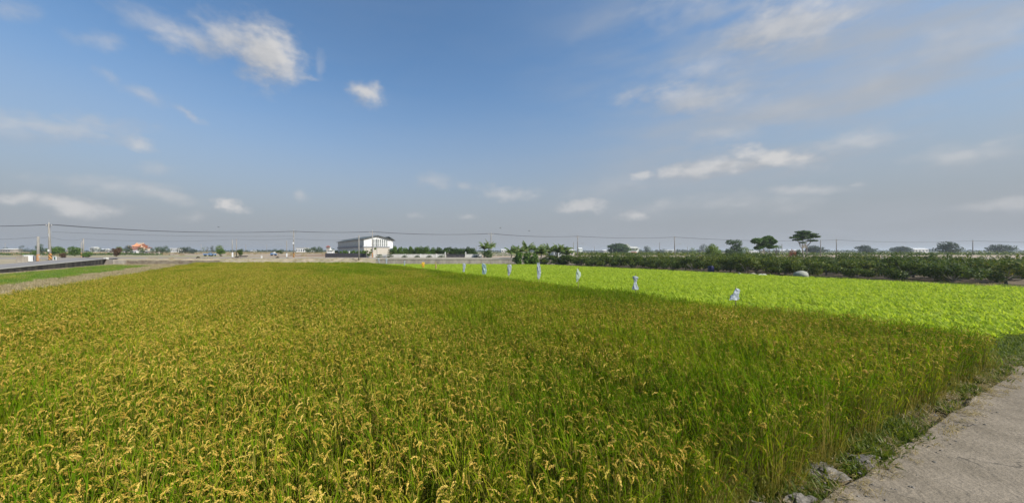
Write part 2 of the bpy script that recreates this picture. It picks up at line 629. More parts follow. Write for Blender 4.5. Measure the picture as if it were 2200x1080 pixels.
RICE_REG = [((.52, .68, .4), .22, .42, .66, .85), ((1.25, 1.04, .9), .5, .5, .68, .6), ((.7, .8, .6), 1.1, .5, .7, .7)]
M['riceleaf'] = leafmat('rice_leaf', [(0, (.078, .155, .005)), (.35, (.15, .235, .007)), (.64, (.225, .285, .012)),
                                      (.84, (.32, .31, .02)), (1, (.42, .33, .08))], trans=.34, region=RICE_REG, spec=.02, rough=.8, trans_tint=1.7)
M['ricegrain'] = leafmat('rice_grain', [(0, (.42, .27, .03)), (.5, (.62, .43, .075)), (1, (.78, .58, .16))], trans=.2, region=None, inst=.6, spec=.1)
M['ricegrain_green'] = leafmat('unripe_rice_grain', [(0, (.28, .27, .02)), (.5, (.44, .36, .045)), (1, (.56, .43, .08))], trans=.2, inst=.6, spec=.1)
M['straw'] = leafmat('rice_stem', [(0, (.13, .17, .015)), (.5, (.26, .24, .035)), (1, (.42, .30, .08))], trans=.2)
M['veg'] = leafmat('bright_crop_leaf', [(0, (.25, .36, .025)), (.5, (.38, .48, .045)), (1, (.54, .60, .09))], trans=.4, spec=.1,
                   region=[((.75, .82, .7), .8, .45, .7, .6)], inst=.35)
M['grass'] = leafmat('verge_grass_blade', [(0, (.10, .19, .02)), (.6, (.17, .27, .03)), (1, (.28, .32, .07))], trans=.35, spec=.1,
                     region=[((1.9, 1.15, 1.6), .35, .5, .62, .7)], inst=.6)
M['drygrass'] = leafmat('dry_grass_blade', [(0, (.20, .17, .07)), (.5, (.37, .29, .17)), (1, (.50, .41, .27))], trans=.25, inst=.6)
M['weed'] = leafmat('weed_leaf', [(0, (.055, .085, .01)), (.6, (.11, .155, .018)), (1, (.22, .23, .05))], trans=.35)
M['lf_dark'] = leafmat('dark_foliage', [(0, (.022, .05, .010)), (.6, (.05, .095, .016)), (1, (.10, .155, .024))], trans=.25)
M['lf_mid'] = leafmat('mid_foliage', [(0, (.04, .095, .012)), (.6, (.09, .165, .022)), (1, (.16, .235, .035))], trans=.3)
M['lf_light'] = leafmat('light_foliage', [(0, (.06, .12, .015)), (.6, (.13, .20, .025)), (1, (.24, .29, .04))], trans=.35)
M['lf_grey'] = leafmat('far_foliage', [(0, (.028, .048, .030)), (.6, (.045, .072, .04)), (1, (.07, .10, .05))], trans=.2)
M['lf_red'] = leafmat('reddish_foliage', [(0, (.06, .035, .02)), (.6, (.12, .065, .03)), (1, (.16, .10, .04))], trans=.2)
M['lf_rust'] = leafmat('rust_foliage', [(0, (.15, .05, .02)), (.6, (.30, .09, .03)), (1, (.40, .15, .04))], trans=.2)
M['lf_orch'] = leafmat('orchard_foliage', [(0, (.022, .048, .006)), (.5, (.06, .10, .012)), (.85, (.14, .17, .02)), (1, (.24, .20, .04))], trans=.3,
                       region=[((1.5, 1.3, 1), .15, .5, .65, .6)])
M['banana'] = leafmat('banana_leaf', [(0, (.06, .12, .018)), (.55, (.13, .20, .04)), (.85, (.26, .30, .10)), (1, (.32, .22, .09))], trans=.35, rough=.4, spec=.4)


def stripe_mat(name, c1, c2, scale, diag=True):
    m = bpy.data.materials.new(name)
    m.use_nodes = True
    t = m.node_tree
    b = t.nodes['Principled BSDF']
    b.inputs['Roughness'].default_value = .5
    tc = N('ShaderNodeTexCoord', t)
    w = N('ShaderNodeTexWave', t, wave_type='BANDS', bands_direction='DIAGONAL' if diag else 'X')
    w.inputs['Scale'].default_value = scale
    t.links.new(tc.outputs['Object'], w.inputs['Vector'])
    r = N('ShaderNodeValToRGB', t)
    r.color_ramp.interpolation = 'CONSTANT'
    r.color_ramp.elements[0].color = (*c1, 1)
    r.color_ramp.elements[1].position = .5
    r.color_ramp.elements[1].color = (*c2, 1)
    t.links.new(w.outputs['Color'], r.inputs['Fac'])
    t.links.new(r.outputs['Color'], b.inputs['Base Color'])
    return m


M['wrap'] = stripe_mat('orange_black_warning_wrap', (.52, .24, .05), (.09, .06, .03), 1.1)
M['wrap_plain'] = mat('faded_orange_wrap', (.42, .22, .09), .6, (.34, .20, .11), 3)

# ------------------------------------------------------------------ setting: ground
random.seed(7)


def wob(x, y, s=.3, a=1.0):
    return a * noise.noise(Vector((x * s, y * s, 3.7)))


g = MB()
# paddies' level
g.face([(-90, -60, ZL), (400, -60, ZL), (400, 65, ZL), (-90, 65, ZL)], 0)
# bank rising to the upper land
xs = [-75 + i * 1.0 for i in range(0, 476)]
rows = [0, .25, .5, .75, 1.0]
grid = []
for r in rows:
    ln = []
    for x in xs:
        y = 65 + 2.6 * r + (wob(x, r * 9, .4, .5) if 0 < r < 1 else 0)
        z = ZL + (ZP - ZL) * (r ** .8) + (wob(x, r * 5, .9, .14) if 0 < r < 1 else 0)
        ln.append((x, y, z))
    grid.append(ln)
vs = [p for ln in grid for p in ln]
fs = []
W = len(xs)
for r in range(len(rows) - 1):
    for i in range(W - 1):
        fs.append((r * W + i, r * W + i + 1, (r + 1) * W + i + 1, (r + 1) * W + i))
g.add(vs, fs, 1)
# upper land out to the horizon
g.face([(-4000, 67.6, ZP), (4000, 67.6, ZP), (4000, 4000, ZP), (-4000, 4000, ZP)], 2)
g.face([(400, -60, ZL), (4000, -60, ZL), (4000, 65, ZL), (400, 65, ZL)], 0)
# rising land left of the ramp road
prev = None
for Y in (-60, 20, 28, 38, 46, 54, 62, 67.6):
    x0 = (-27 - .48 * Y) / .877
    z = road_z(Y) - .06
    cur = (Vector((-4000, Y, z)), Vector((x0, Y, z)))
    if prev:
        g.face([prev[0], prev[1], cur[1], cur[0]], 3)
    prev = cur
ground = g.build('ground', [M['soil'], M['dry2'], M['dry'], M['dry2']])
tag(ground, kind='structure')


def sheet(name, pts, m, kind='structure'):
    b = MB()
    b.face(pts)
    o = b.build(name, m)
    tag(o, kind=kind)
    return o


def yrect(x0, x1, y0, y1, z):
    return [(x0, y0, z), (x1, y0, z), (x1, y1, z), (x0, y1, z)]


# patchwork of far fields
sheet('green_field', yrect(-190, -62, 88, 112, ZP + .02), mat('sparse_green_field', (.20, .22, .09), .9, (.33, .28, .17), .2))
sheet('ploughed_field', yrect(-55, -30, 100, 150, ZP + .02), M['redsoil'])
sheet('stubble_field', yrect(-600, -240, 120, 170, ZP + .02), M['dry2'])
sheet('meadow', yrect(60, 900, 150, 260, ZP + .02), M['greencrop'])
sheet('meadow', yrect(-900, 900, 420, 560, ZP + .03), M['greencrop'])


# roads
def front(X):
    return 2.05 + .44 * X


b = MB()
K = 140
edge = []
for i in range(K + 1):
    X = -30 + i * .55
    if -3 < X < 16:
        pass
    j = .10 * noise.noise(Vector((X * 2.3, 0, 5))) + .07 * noise.noise(Vector((X * 7.3, 0, 9)))
    edge.append(Vector((X, front(X) - .42 + j, -.012)))
for i in range(K):
    a0, a1 = edge[i], edge[i + 1]
    b.face([a0 + Vector((2.4, -6, 0)), a1 + Vector((2.4, -6, 0)), a1, a0])
    b.face([a0, a1, a1 + Vector((0, .09, -.1)), a0 + Vector((0, .09, -.1))])
o = b.build('near_road', M['concrete_road'])
tag(o, kind='structure')

b = MB()
prev = None
for Y in (-40, 0, 20, 28, 34, 38, 44, 50, 56, 62, 66, 70):
    z = road_z(Y)
    A = Vector(((-33.5 - .48 * Y) / .877, Y, z))
    B = Vector(((-27.12 - .48 * Y) / .877, Y, z))
    if prev:
        b.face([prev[0], prev[1], B, A])
    prev = (A, B)
o = b.build('ramp_road', M['asphalt'])
tag(o, kind='structure')
b = MB()
b.face(yrect(-600, 700, 69.2, 76.5, ZP + .012))
o = b.build('cross_road', M['asphalt'])
tag(o, kind='structure')
b = MB()
for Y0, Y1 in ((69.0, 69.2),):
    b.box(((-36 + 60) / 2 - 0, 69.0, ZP + .03), (110, .22, .10))
o = b.build('road_kerb', M['edge_line'])
tag(o, kind='structure')

# ------------------------------------------------------------------ walls of the roads
wall = thing('retaining_wall', (0, 0, 0), 'long dark stained concrete wall holding up the ramp road at the left', 'wall')
b = MB()
Ys = [-20 + i * 3 for i in range(28)]
for Y0, Y1 in zip(Ys[:-1], Ys[1:]):
    for (n0, n1) in ((-27.1, -26.85),):
        pts = []
        for Y in (Y0, Y1):
            for n in (n0, n1):
                x = (n - .48 * Y) / .877
                for z in (ZL - .1, road_z(Y) + .02):
                    pts.append(Vector((x, Y, z)))
        # (Y0n0zb,Y0n0zt,Y0n1zb,Y0n1zt,Y1...)
        b.add(pts, [(2, 6, 7, 3), (0, 1, 5, 4), (1, 3, 7, 5), (0, 4, 6, 2)])
b.build('wall', M['wallstain'], wall)
b = MB()
for Y0, Y1 in zip(Ys[:-1], Ys[1:]):
    pts = []
    for Y in (Y0, Y1):
        for n in (-27.16, -26.80):
            x = (n - .48 * Y) / .877
            for z in (road_z(Y) + .022, road_z(Y) + .09):
                pts.append(Vector((x, Y, z)))
    b.add(pts, [(2, 6, 7, 3), (0, 1, 5, 4), (1, 3, 7, 5), (0, 4, 6, 2), (0, 2, 3, 1), (4, 5, 7, 6)])
b.build('coping', M['edge_line'], wall)
b = MB()
for Y0, Y1 in zip(Ys[:-1], Ys[1:]):
    pts = []
    for Y in (Y0, Y1):
        for n in (-26.84, -26.3):
            x = (n - .48 * Y) / .877
            for z in (ZL, ZL + .12):
                pts.append(Vector((x, Y, z)))
    b.add(pts, [(2, 6, 7, 3), (1, 3, 7, 5)])
b.build('footing', M['wallgrey'], wall)

bw = thing('bank_wall', (-14, 64.6, ZL), 'low weathered concrete wall at the far end of the bright green field', 'wall')
b = MB()
random.seed(3)
x = 0
while x < 40:
    w = random.uniform(2.2, 3.4)
    b.box((x + w / 2, 0, .52 + random.uniform(-.02, .02)), (w - .03, .3, 1.08 + random.uniform(-.03, .03)))
    x += w
b.build('wall', M['wallgrey'], bw)
b = MB()
b.box((20, -.02, 1.12), (41, .42, .09))
b.build('coping', M['edge_line'], bw)

bl = thing('bridge_abutment', gp(238, 63.4, ZL), 'grey concrete abutment with a pale block where the ramp wall ends', 'abutment')
b = MB()
b.box((0, 0, .5), (2.2, 1.2, 1.1))
b.box((1.6, .2, .42), (1.6, 1.0, .9), .2)
b.build('block', M['wallgrey'], bl)
b = MB()
b.box((-.8, -.1, 1.25), (.5, .5, .4))
b.build('cap', M['white2'], bl)

bk = thing('bank_wall', gp(262, 64.3, ZL), 'crumbling brown block wall along the bank left of the ripe rice', 'wall')
b = MB()
random.seed(5)
x = 0
while x < 19:
    w = random.uniform(.8, 2.0)
    b.box((x + w / 2, random.uniform(-.05, .05), .42), (w - .02, .35, .86 + random.uniform(-.2, .12)), random.uniform(-.03, .03))
    x += w
b.build('wall', mat('brown_block', (.17, .125, .09), .95, (.30, .25, .18), 1.4, 8, bump=.03, bscale=8), bk)


# ------------------------------------------------------------------ scatter (geometry nodes) for the uncountable crops
def make_lib(name, objs):
    c = bpy.data.collections.new(name)
    for o in objs:
        for cc in list(o.users_collection):
            cc.objects.unlink(o)
        c.objects.link(o)
    return c


def scatter(name, pts, lib, m0):
    """pts: (x,y,z, rx,ry,rz, scale, index)"""
    me = bpy.data.meshes.new(name)
    me.from_pydata([p[:3] for p in pts], [], [])
    a = me.attributes.new('rot', 'FLOAT_VECTOR', 'POINT')
    a.data.foreach_set('vector', [c for p in pts for c in p[3:6]])
    a = me.attributes.new('scl', 'FLOAT', 'POINT')
    a.data.foreach_set('value', [p[6] for p in pts])
    a = me.attributes.new('idx', 'INT', 'POINT')
    a.data.foreach_set('value', [p[7] for p in pts])
    o = bpy.data.objects.new(name, me)
    COL.objects.link(o)
    ng = bpy.data.node_groups.new(name + '_nodes', 'GeometryNodeTree')
    ng.interface.new_socket('Geometry', in_out='INPUT', socket_type='NodeSocketGeometry')
    ng.interface.new_socket('Geometry', in_out='OUTPUT', socket_type='NodeSocketGeometry')
    gi, go = N('NodeGroupInput', ng), N('NodeGroupOutput', ng)
    ci = N('GeometryNodeCollectionInfo', ng)
    ci.inputs['Collection'].default_value = lib
    ci.inputs['Separate Children'].default_value = True
    ci.inputs['Reset Children'].default_value = True
    ip = N('GeometryNodeInstanceOnPoints', ng)
    ip.inputs['Pick Instance'].default_value = True

    def attr(n, t):
        x = N('GeometryNodeInputNamedAttribute', ng, data_type=t)
        x.inputs['Name'].default_value = n
        return [s for s in x.outputs if s.enabled][0]
    er = N('FunctionNodeEulerToRotation', ng)
    L = ng.links.new
    L(attr('rot', 'FLOAT_VECTOR'), er.inputs[0])
    L(gi.outputs[0], ip.inputs['Points'])
    L(ci.outputs[0], ip.inputs['Instance'])
    L(attr('idx', 'INT'), ip.inputs['Instance Index'])
    L(er.outputs[0], ip.inputs['Rotation'])
    L(attr('scl', 'FLOAT'), ip.inputs['Scale'])
    L(ip.outputs[0], go.inputs[0])
    md = o.modifiers.new('scatter', 'NODES')
    md.node_group = ng
    tag(o, kind='stuff')
    return o


def rv(rng, s=1):
    return Vector((rng.uniform(-1, 1), rng.uniform(-1, 1), rng.uniform(-1, 1))) * s


def arc(p, az, tilt, length, bend, n=4):
    """points of a blade starting at p, leaving at tilt from vertical, bending down"""
    pts = [Vector(p)]
    q = Vector(p)
    for i in range(n):
        a = tilt + bend * (i + .5) / n
        d = Vector((math.cos(az) * math.sin(a), math.sin(az) * math.sin(a), math.cos(a)))
        q = q + d * length / n
        pts.append(q.copy())
    return pts


def rice_clump(seed, gold, name):
    rng = random.Random(seed)
    b = MB()
    nt_ = 11
    for k in range(nt_):
        az = rng.uniform(0, 6.28)
        r0 = rng.uniform(0, .05)
        lean = rng.uniform(.02, .22)
        base = Vector((math.cos(az) * r0, math.sin(az) * r0, 0))
        H = rng.uniform(.66, .86)
        culm = arc(base, az, lean * .4, H, lean, 3)
        b.tube(culm, [.0035, .003, .0025, .002], 3, 2, cap=False)
        tip = culm[-1]
        # leaves
        for j in range(5):
            t = (.35, .55, .72, .88, .97)[j] + rng.uniform(-.08, .05)
            i = min(2, int(t * 3))
            p = culm[i].lerp(culm[i + 1], t * 3 - i) if t < 1 else tip
            la = az + rng.uniform(-1.6, 1.6) if j < 3 else az + rng.uniform(-.8, .8)
            Ln = rng.uniform(.16, .27) * (.75 if j >= 3 else 1)
            ti = rng.uniform(.05, .42)
            be = rng.uniform(.1, 1.1) if rng.random() < .8 else rng.uniform(1.2, 2.2)
            pts = arc(p, la, ti, Ln, be, 4)
            w = rng.uniform(.0065, .0098)
            sd = Vector((-math.sin(la + rng.uniform(-.7, .7)), math.cos(la), rng.uniform(-.2, .2))).normalized()
            b.ribbon(pts, [w * .7, w, w * .9, w * .6, .001], sd, 0)
        # panicle
        if rng.random() < gold[1]:
            Lp = rng.uniform(.07, .105)
            pa = az + rng.uniform(-.7, .7)
            st = arc(tip, pa, rng.uniform(.8, 1.3), Lp, rng.uniform(1.5, 2.0), 8)
            mi = 1 if rng.random() < gold[0] else 3
            ng_ = rng.randint(22, 29)
            for q in range(ng_):
                t = (q + .5) / ng_ * .92 + .08
                i = min(7, int(t * 8))
                c = st[i].lerp(st[i + 1], t * 8 - i)
                sp = .005 * (1.2 - t) + .0025
                c = c + rv(rng, sp)
                d = (st[i + 1] - st[i]).normalized() + rv(rng, .45) + Vector((0, 0, -.25))
                d.normalize()
                s1 = d.cross(Vector((.3, .8, .5))).normalized()
                s2 = d.cross(s1)
                l, w = rng.uniform(.0065, .008), .003
                vs = [c - d * l, c + s1 * w, c + (s1 * -.5 + s2 * .87) * w, c + (s1 * -.5 - s2 * .87) * w, c + d * l]
                b.add(vs, [(0, 2, 1), (0, 3, 2), (0, 1, 3), (4, 1, 2), (4, 2, 3), (4, 3, 1)], mi)
    return b.build(name, [M['riceleaf'], M['ricegrain'], M['straw'], M['ricegrain_green']])


# order: 0-3 ripe, 4-7 half ripe, 8-10 green
rice_src = []
for i in range(11):
    gold = (.9, 1.0) if i < 4 else ((.5, .75) if i < 8 else (.3, .45))
    rice_src.append(rice_clump(100 + i, gold, 'rice_plant_%02d' % i))
rice_lib = make_lib('rice_plants', rice_src)

rng = random.Random(11)
pts = []
n = -9.35
row = 0
while n < 13.9:
    t = -14.0
    rowr = (.75 if abs(n) < 2 else .5) * noise.noise(Vector((n * .55, 40, 0))) + .5 * noise.noise(Vector((n * 2.6, 41, 0)))
    rowh = .05 * noise.noise(Vector((n * 4.1, 17, 0))) * 2
    edge_j = 0
    while t < 75:
        t += .130
        p = nt(n + rng.uniform(-.035, .035), t + rng.uniform(-.05, .05))
        far = 51.2 + 1.2 * noise.noise(Vector((p.x * .15, 0, 2)))
        fr = front(p.x) - .14 + .12 * noise.noise(Vector((p.x * 1.7, 4, 2)))
        if p.y < fr or p.y > far or p.y < -1.5:
            continue
        ripe = .34 - .035 * (n - 1) + .42 * math.exp(-((n + .8) / 3.8) ** 2) * min(1, max(0, (p.y - 2.5) / 2.5)) + .9 * noise.noise(Vector((p.x * .17, p.y * .17, 1))) + .55 * noise.noise(Vector((p.x * .6, p.y * .6, 8)))
        ripe += rowr
        line = 0
        if abs(n) < .22 and p.y > 4:
            ripe += 1.2
            line = .07
        elif abs(n) < .62 and p.y > 4:
            ripe -= .45
            line = -.05
        if p.y > 25:
            ripe -= .012 * (p.y - 25)
        if p.y - fr < .5:
            ripe += .15
        ripe += rng.uniform(-.25, .25)
        k = rng.randrange(0, 4) if ripe > .5 else (rng.randrange(4, 8) if ripe > .08 else rng.randrange(8, 11))
        tl = .06 + .22 * noise.noise(Vector((p.x * .3, p.y * .3, 20)))
        pts.append((p.x, p.y, ZL, rng.uniform(-.06, .06), rng.uniform(-.05, .06) + tl, rng.uniform(0, 6.28),
                    rng.uniform(.93, 1.12) * (1 + rowh + line) * (1 + .15 * noise.noise(Vector((p.x * .4, p.y * .4, 14)))), k))
    n += .195
    row += 1
rice = scatter('rice_crop', pts, rice_lib, None)
rice['label'] = 'ripening rice with golden drooping heads filling the whole foreground field'
NRICE = len(pts)


# bright green leafy crop
def veg_clump(seed, name):
    rng = random.Random(seed)
    b = MB()
    for k in range(40):
        az = rng.uniform(0, 6.28)
        p = Vector((rng.uniform(-.09, .09), rng.uniform(-.09, .09), 0))
        pts = arc(p, az, rng.uniform(.05, .55), rng.uniform(.18, .34), rng.uniform(.5, 1.5), 4)
        w = rng.uniform(.022, .042)
        sd = Vector((-math.sin(az), math.cos(az), 0))
        b.ribbon(pts, [w * .25, w * .9, w, w * .8, .003], sd, 0)
    return b.build(name, M['veg'])


veg_lib = make_lib('leafy_crop_plants', [veg_clump(300 + i, 'crop_plant_%02d' % i) for i in range(5)])
pts = []
n = 14.75
while n < 45.5:
    t = -40
    while t < 70:
        t += .17
        p = nt(n + rng.uniform(-.04, .04), t + rng.uniform(-.08, .08))
        if p.y < front(p.x) + .3 or p.y > 63.5 or p.x > 1.95 * p.y + 8 or p.y < 0:
            continue
        if noise.noise(Vector((p.x * .9, p.y * .9, 30))) > .62:
            continue
        pts.append((p.x, p.y, ZL, rng.uniform(-.1, .1), rng.uniform(-.1, .1), rng.uniform(0, 6.28),
                    rng.uniform(.75, 1.15) * (1 + .2 * noise.noise(Vector((p.x * .25, p.y * .25, 12)))), rng.randrange(5)))
    n += .55
veg = scatter('leafy_crop', pts, veg_lib, None)
veg['label'] = 'bright lime green leafy crop in rows between the rice and the orchard'
NVEG = len(pts)
sheet('crop_bed', [nt(14.4, -40, ZL + .01), nt(46, -40, ZL + .01), nt(46, 44, ZL + .01), Vector((12, 64, ZL + .01)), Vector((-17, 64, ZL + .01))], mat('crop_bed_soil', (.085, .105, .03), .95, (.13, .12, .05), 2))


# grasses
def tuft(seed, name, m, h, n=30, spread=.14, w=.008, bend=1.0):
    rng = random.Random(seed)
    b = MB()
    for k in range(n):
        az = rng.uniform(0, 6.28)
        p = Vector((rng.uniform(-spread, spread), rng.uniform(-spread, spread), 0))
        pts = arc(p, az, rng.uniform(0, .5), h * rng.uniform(.5, 1.1), rng.uniform(0, bend), 3)
        sd = Vector((-math.sin(az), math.cos(az), 0))
        b.ribbon(pts, [w, w, w * .7, .001], sd, 0)
    return b.build(name, m)


g_lib = make_lib('verge_grass_tufts', [tuft(400 + i, 'grass_tuft_%02d' % i, M['grass'], .26, 44, .22, .014) for i in range(4)])
d_lib = make_lib('dry_grass_tufts', [tuft(420 + i, 'dry_tuft_%02d' % i, M['drygrass'], .24, 36, .22, .012) for i in range(4)])
r_lib = make_lib('tall_dry_tufts', [tuft(440 + i, 'tall_tuft_%02d' % i, M['drygrass'], 1.0, 60, .7, .04) for i in range(4)])
w_lib = make_lib('weed_tufts', [tuft(460 + i, 'weed_tuft_%02d' % i, M['weed'], .15, 60, .14, .018, 1.8) for i in range(4)])
f_lib = make_lib('straw_tufts', [tuft(480 + i, 'straw_tuft_%02d' % i, M['straw'], .36, 22, .08, .006, .9) for i in range(4)])

sheet('grass_strip', [nt(-26.3, -10, ZL + .01), nt(-9.6, -10, ZL + .01), Vector((-37, 52, ZL + .01)), Vector((-34, 64, ZL + .01)), Vector((-64, 64, ZL + .01))], M['greencrop'])
pg, pd = [], []
for i in range(26000):
    n = rng.uniform(-26.3, -9.5)
    t = rng.uniform(8, 90)
    p = nt(n, t)
    if p.y < 9 or p.y > 64 or p.x < -1.5 * p.y - 2:
        continue
    e = n + 1.2 * noise.noise(Vector((p.x * .2, p.y * .2, 6)))
    green = (-25.3 < e < -17.6) and p.y < 60 - (e + 25) * .5
    q = (p.x, p.y, ZL, rng.uniform(-.15, .15), rng.uniform(-.15, .15), rng.uniform(0, 6.28), rng.uniform(.7, 1.2), rng.randrange(4))
    if green and rng.random() < .93:
        pg.append(q)
    elif green or rng.random() < .55:
        pd.append(q)
# dry grass on the bank and along the far edge of the rice
for i in range(4000):
    X = rng.uniform(-62, 60)
    r = rng.random()
    Y = 52.5 + r * 16
    if Y > 65:
        z = ZL + (ZP - ZL) * ((min(1, (Y - 65) / 2.6)) ** .8) - .03
    else:
        z = ZL
    if X > -16 and Y > 60 or X > -12:
        continue
    if .877 * X + .48 * Y < -26:
        continue
    pd.append((X, Y, z, 0, 0, rng.uniform(0, 6.28), rng.uniform(.6, 1.3), rng.randrange(4)))
# margin between the two crops
for i in range(2200):
    p = nt(rng.uniform(13.95, 14.6), rng.uniform(-4, 60))
    if p.y > front(p.x) and p.y < 62:
        pg.append((p.x, p.y, ZL, 0, 0, rng.uniform(0, 6.28), rng.uniform(.7, 1.3), rng.randrange(4)))
# floor of the orchard margin
for i in range(2600):
    p = nt(rng.uniform(45.6, 48.5), rng.uniform(-20, 44))
    (pd if rng.random() < .6 else pg).append((p.x, p.y, ZL, 0, 0, rng.uniform(0, 6.28), rng.uniform(.5, 1.1), rng.randrange(4)))
o = scatter('grass', pg, g_lib, None)
o['label'] = 'green grass strip between the ramp wall and the rice and along crop margins'
o = scatter('dry_grass', pd, d_lib, None)
o['label'] = 'dry beige grass on the bank and beside the rice'

pr = []
for i in range(5200):
    X = rng.uniform(-420, -18)
    Y = rng.uniform(190, 330) if rng.random() < .9 else rng.uniform(90, 190)
    if Y < 190 and rng.random() < .75:
        continue
    if X < -1.5 * Y or (Y > 190 and noise.noise(Vector((X * .02, Y * .02, 5))) < -.35):
        continue
    pr.append((X, Y, ZP, 0, 0, rng.uniform(0, 6.28), rng.uniform(.7, 1.35), rng.randrange(4)))
o = scatter('dry_reeds', pr, r_lib, None)
o['label'] = 'band of tall dry beige reeds on the far fields'

# roadside weeds and straw along the front of the rice
pw, pf = [], []
for i in range(2600):
    X = rng.uniform(1.2, 36)
    k = noise.noise(Vector((X * .9, 7, 1)))
    Y = front(X) - rng.uniform(.02, .34)
    patch = (4.6 < X < 6.6) or (2.6 < X < 3.5) or k > .12
    if not (4.6 < X < 6.6) and X < 11 and rng.random() < (.55 if patch else .93):
        continue
    if X > 11:
        Y = front(X) + rng.uniform(-.34, .5)
    pw.append((X, Y, ZL + .02, rng.uniform(-.2, .2), rng.uniform(-.2, .2), rng.uniform(0, 6.28), rng.uniform(.5, 1.15), rng.randrange(4)))
for i in range(420):
    X = rng.uniform(5.0, 6.6)
    Y = front(X) + rng.uniform(-.25, .3)
    pw.append((X, Y, ZL + .02, rng.uniform(-.2, .2), rng.uniform(-.2, .2), rng.uniform(0, 6.28), rng.uniform(.8, 1.4), rng.randrange(4)))
for i in range(460):
    X = rng.uniform(-1, 13)
    if X > 6.2 and rng.random() < .6:
        continue
    Y = front(X) + rng.uniform(-.16, .12)
    pf.append((X, Y, ZL, rng.uniform(-.3, .5), rng.uniform(-.4, .3), rng.uniform(0, 6.28), rng.uniform(.6, 1.2), rng.randrange(4)))
pe = []
for i in range(420):
    X = rng.uniform(1.5, 16)
    pe.append((X, front(X) - rng.uniform(.15, .62) ** 1.0, -.02, rng.uniform(-1.2, 1.2), rng.uniform(-1.2, 1.2), rng.uniform(0, 6.28), rng.uniform(.12, .42), rng.randrange(4)))
o = scatter('straw_litter', pe, d_lib, None)
o['label'] = 'scraps of dry straw scattered on the road edge'
o = scatter('weeds', pw, w_lib, None)
o['label'] = 'low green weeds at the road edge in front of the rice'
o = scatter('straw', pf, f_lib, None)
o['label'] = 'tan rice stubble and fallen straw at the front edge of the field'

# broken concrete along the road edge
random.seed(21)
labs = ['dark jagged chunk of broken concrete at the bottom right road edge',
        'flat grey slab of broken concrete under the green weeds',
        'small pale concrete lump beside the jagged chunk',
        'narrow grey concrete piece in the weeds at the bottom edge',
        'long low concrete fragment half buried at the road edge',
        'rounded concrete lump near the straw at the road edge']
for (X, dy, sx, sy, sz, rz), lb in zip([(3.55, -.30, .18, .10, .055, .3), (4.35, -.22, .20, .10, .045, .4), (3.2, -.33, .10, .08, .05, .1),
                                       (2.75, -.28, .15, .07, .06, .7), (5.0, -.30, .24, .09, .04, .4), (3.0, -.2, .12, .1, .07, 0)], labs):
    b = MB()
    b.rock((0, 0, 0), (sx, sy, sz), X * 3, sub=3, amp=.45)
    o = b.build('concrete_chunk', M['rubble'], loc=(X, front(X) + dy, -.02))
    o.rotation_euler = (random.uniform(-.2, .2), random.uniform(-.2, .2), rz)
    tag(o, lb, 'rubble', 'broken concrete pieces at the road edge')
# loose grit
b = MB()
for i in range(150):
    X = random.uniform(2.2, 9)
    Y = front(X) - random.uniform(.2, .75) ** 1.0
    s = random.uniform(.006, .022)
    b.rock((X, Y, s * .1 - .012), (s, s * random.uniform(.6, 1), s * .6), i, sub=1)
o = b.build('gravel', M['rubble'])
tag(o, 'loose grit and small stones along the road edge', kind='stuff')


# ------------------------------------------------------------------ utility poles and wires
def concrete_pole(loc, h, label, r0=.17, r1=.10, arm=True, wrap=None, lean=0, lamp=False, sign=False, arm_rz=0, low=None, group='concrete utility poles', spike=.7):
    t = thing('utility_pole', loc, label, 'utility pole', group)
    b = MB()
    b.tube([(0, 0, -.2), (lean * .5, 0, h * .5), (lean, 0, h)], [r0, (r0 + r1) / 2, r1], 12)
    b.build('shaft', M['polecon'], t, smooth=True)
    if arm:
        b = MB()
        c, s = math.cos(arm_rz), math.sin(arm_rz)
        b.box((lean, 0, h - .45), (1.5, .09, .09), arm_rz)
        b.tube([(lean - .55 * c, -.55 * s, h - .45), (lean, 0, h - 1.05)], .025, 5)
        b.tube([(lean + .55 * c, .55 * s, h - .45), (lean, 0, h - 1.05)], .025, 5)
        b.build('crossarm', M['steel'], t)
        for k in (-.66, 0, .66):
            b = MB()
            zz = h - .40 if k else h
            b.lathe((lean + k * c, k * s, zz), [(.03, 0), (.07, .04), (.04, .08), (.07, .12), (.035, .17), (.02, .22)], 8)
            b.build('insulator', M['ceramic'], t)
        b = MB()
        b.tube([(lean, 0, h + .2), (lean, 0, h + .2 + spike)], [.03, .015], 5)
        b.build('top_rod', M['steel'], t)
    if low:
        b = MB()
        b.box((lean * .7, 0, low), (.5, .08, .08), arm_rz + .6)
        b.tube([(lean * .6, -.12, low - .7), (lean * .7, -.12, low - .2)], .09, 8)
        b.build('cable_bracket', M['steel'], t)
    if wrap:
        b = MB()
        b.tube([(0, 0, .02), (lean * .12, 0, 1.15)], [r0 + .02, r0 + .01], 12)
        b.build('warning_wrap', wrap, t)
    if lamp:
        b = MB()
        b.tube([(0, 0, h * .55), (.7, -.1, h * .6), (1.3, -.15, h * .62)], .03, 6)
        b.build('lamp_arm', M['steel'], t)
        b = MB()
        b.box((1.6, -.15, h * .62), (.75, .25, .12), 0)
        b.build('lamp_head', M['steel'], t)
    if sign:
        b = MB()
        b.box((lean * .4, -.2, sign), (.3, .04, .42))
        b.build('notice_plate', M['white'], t)
    return t


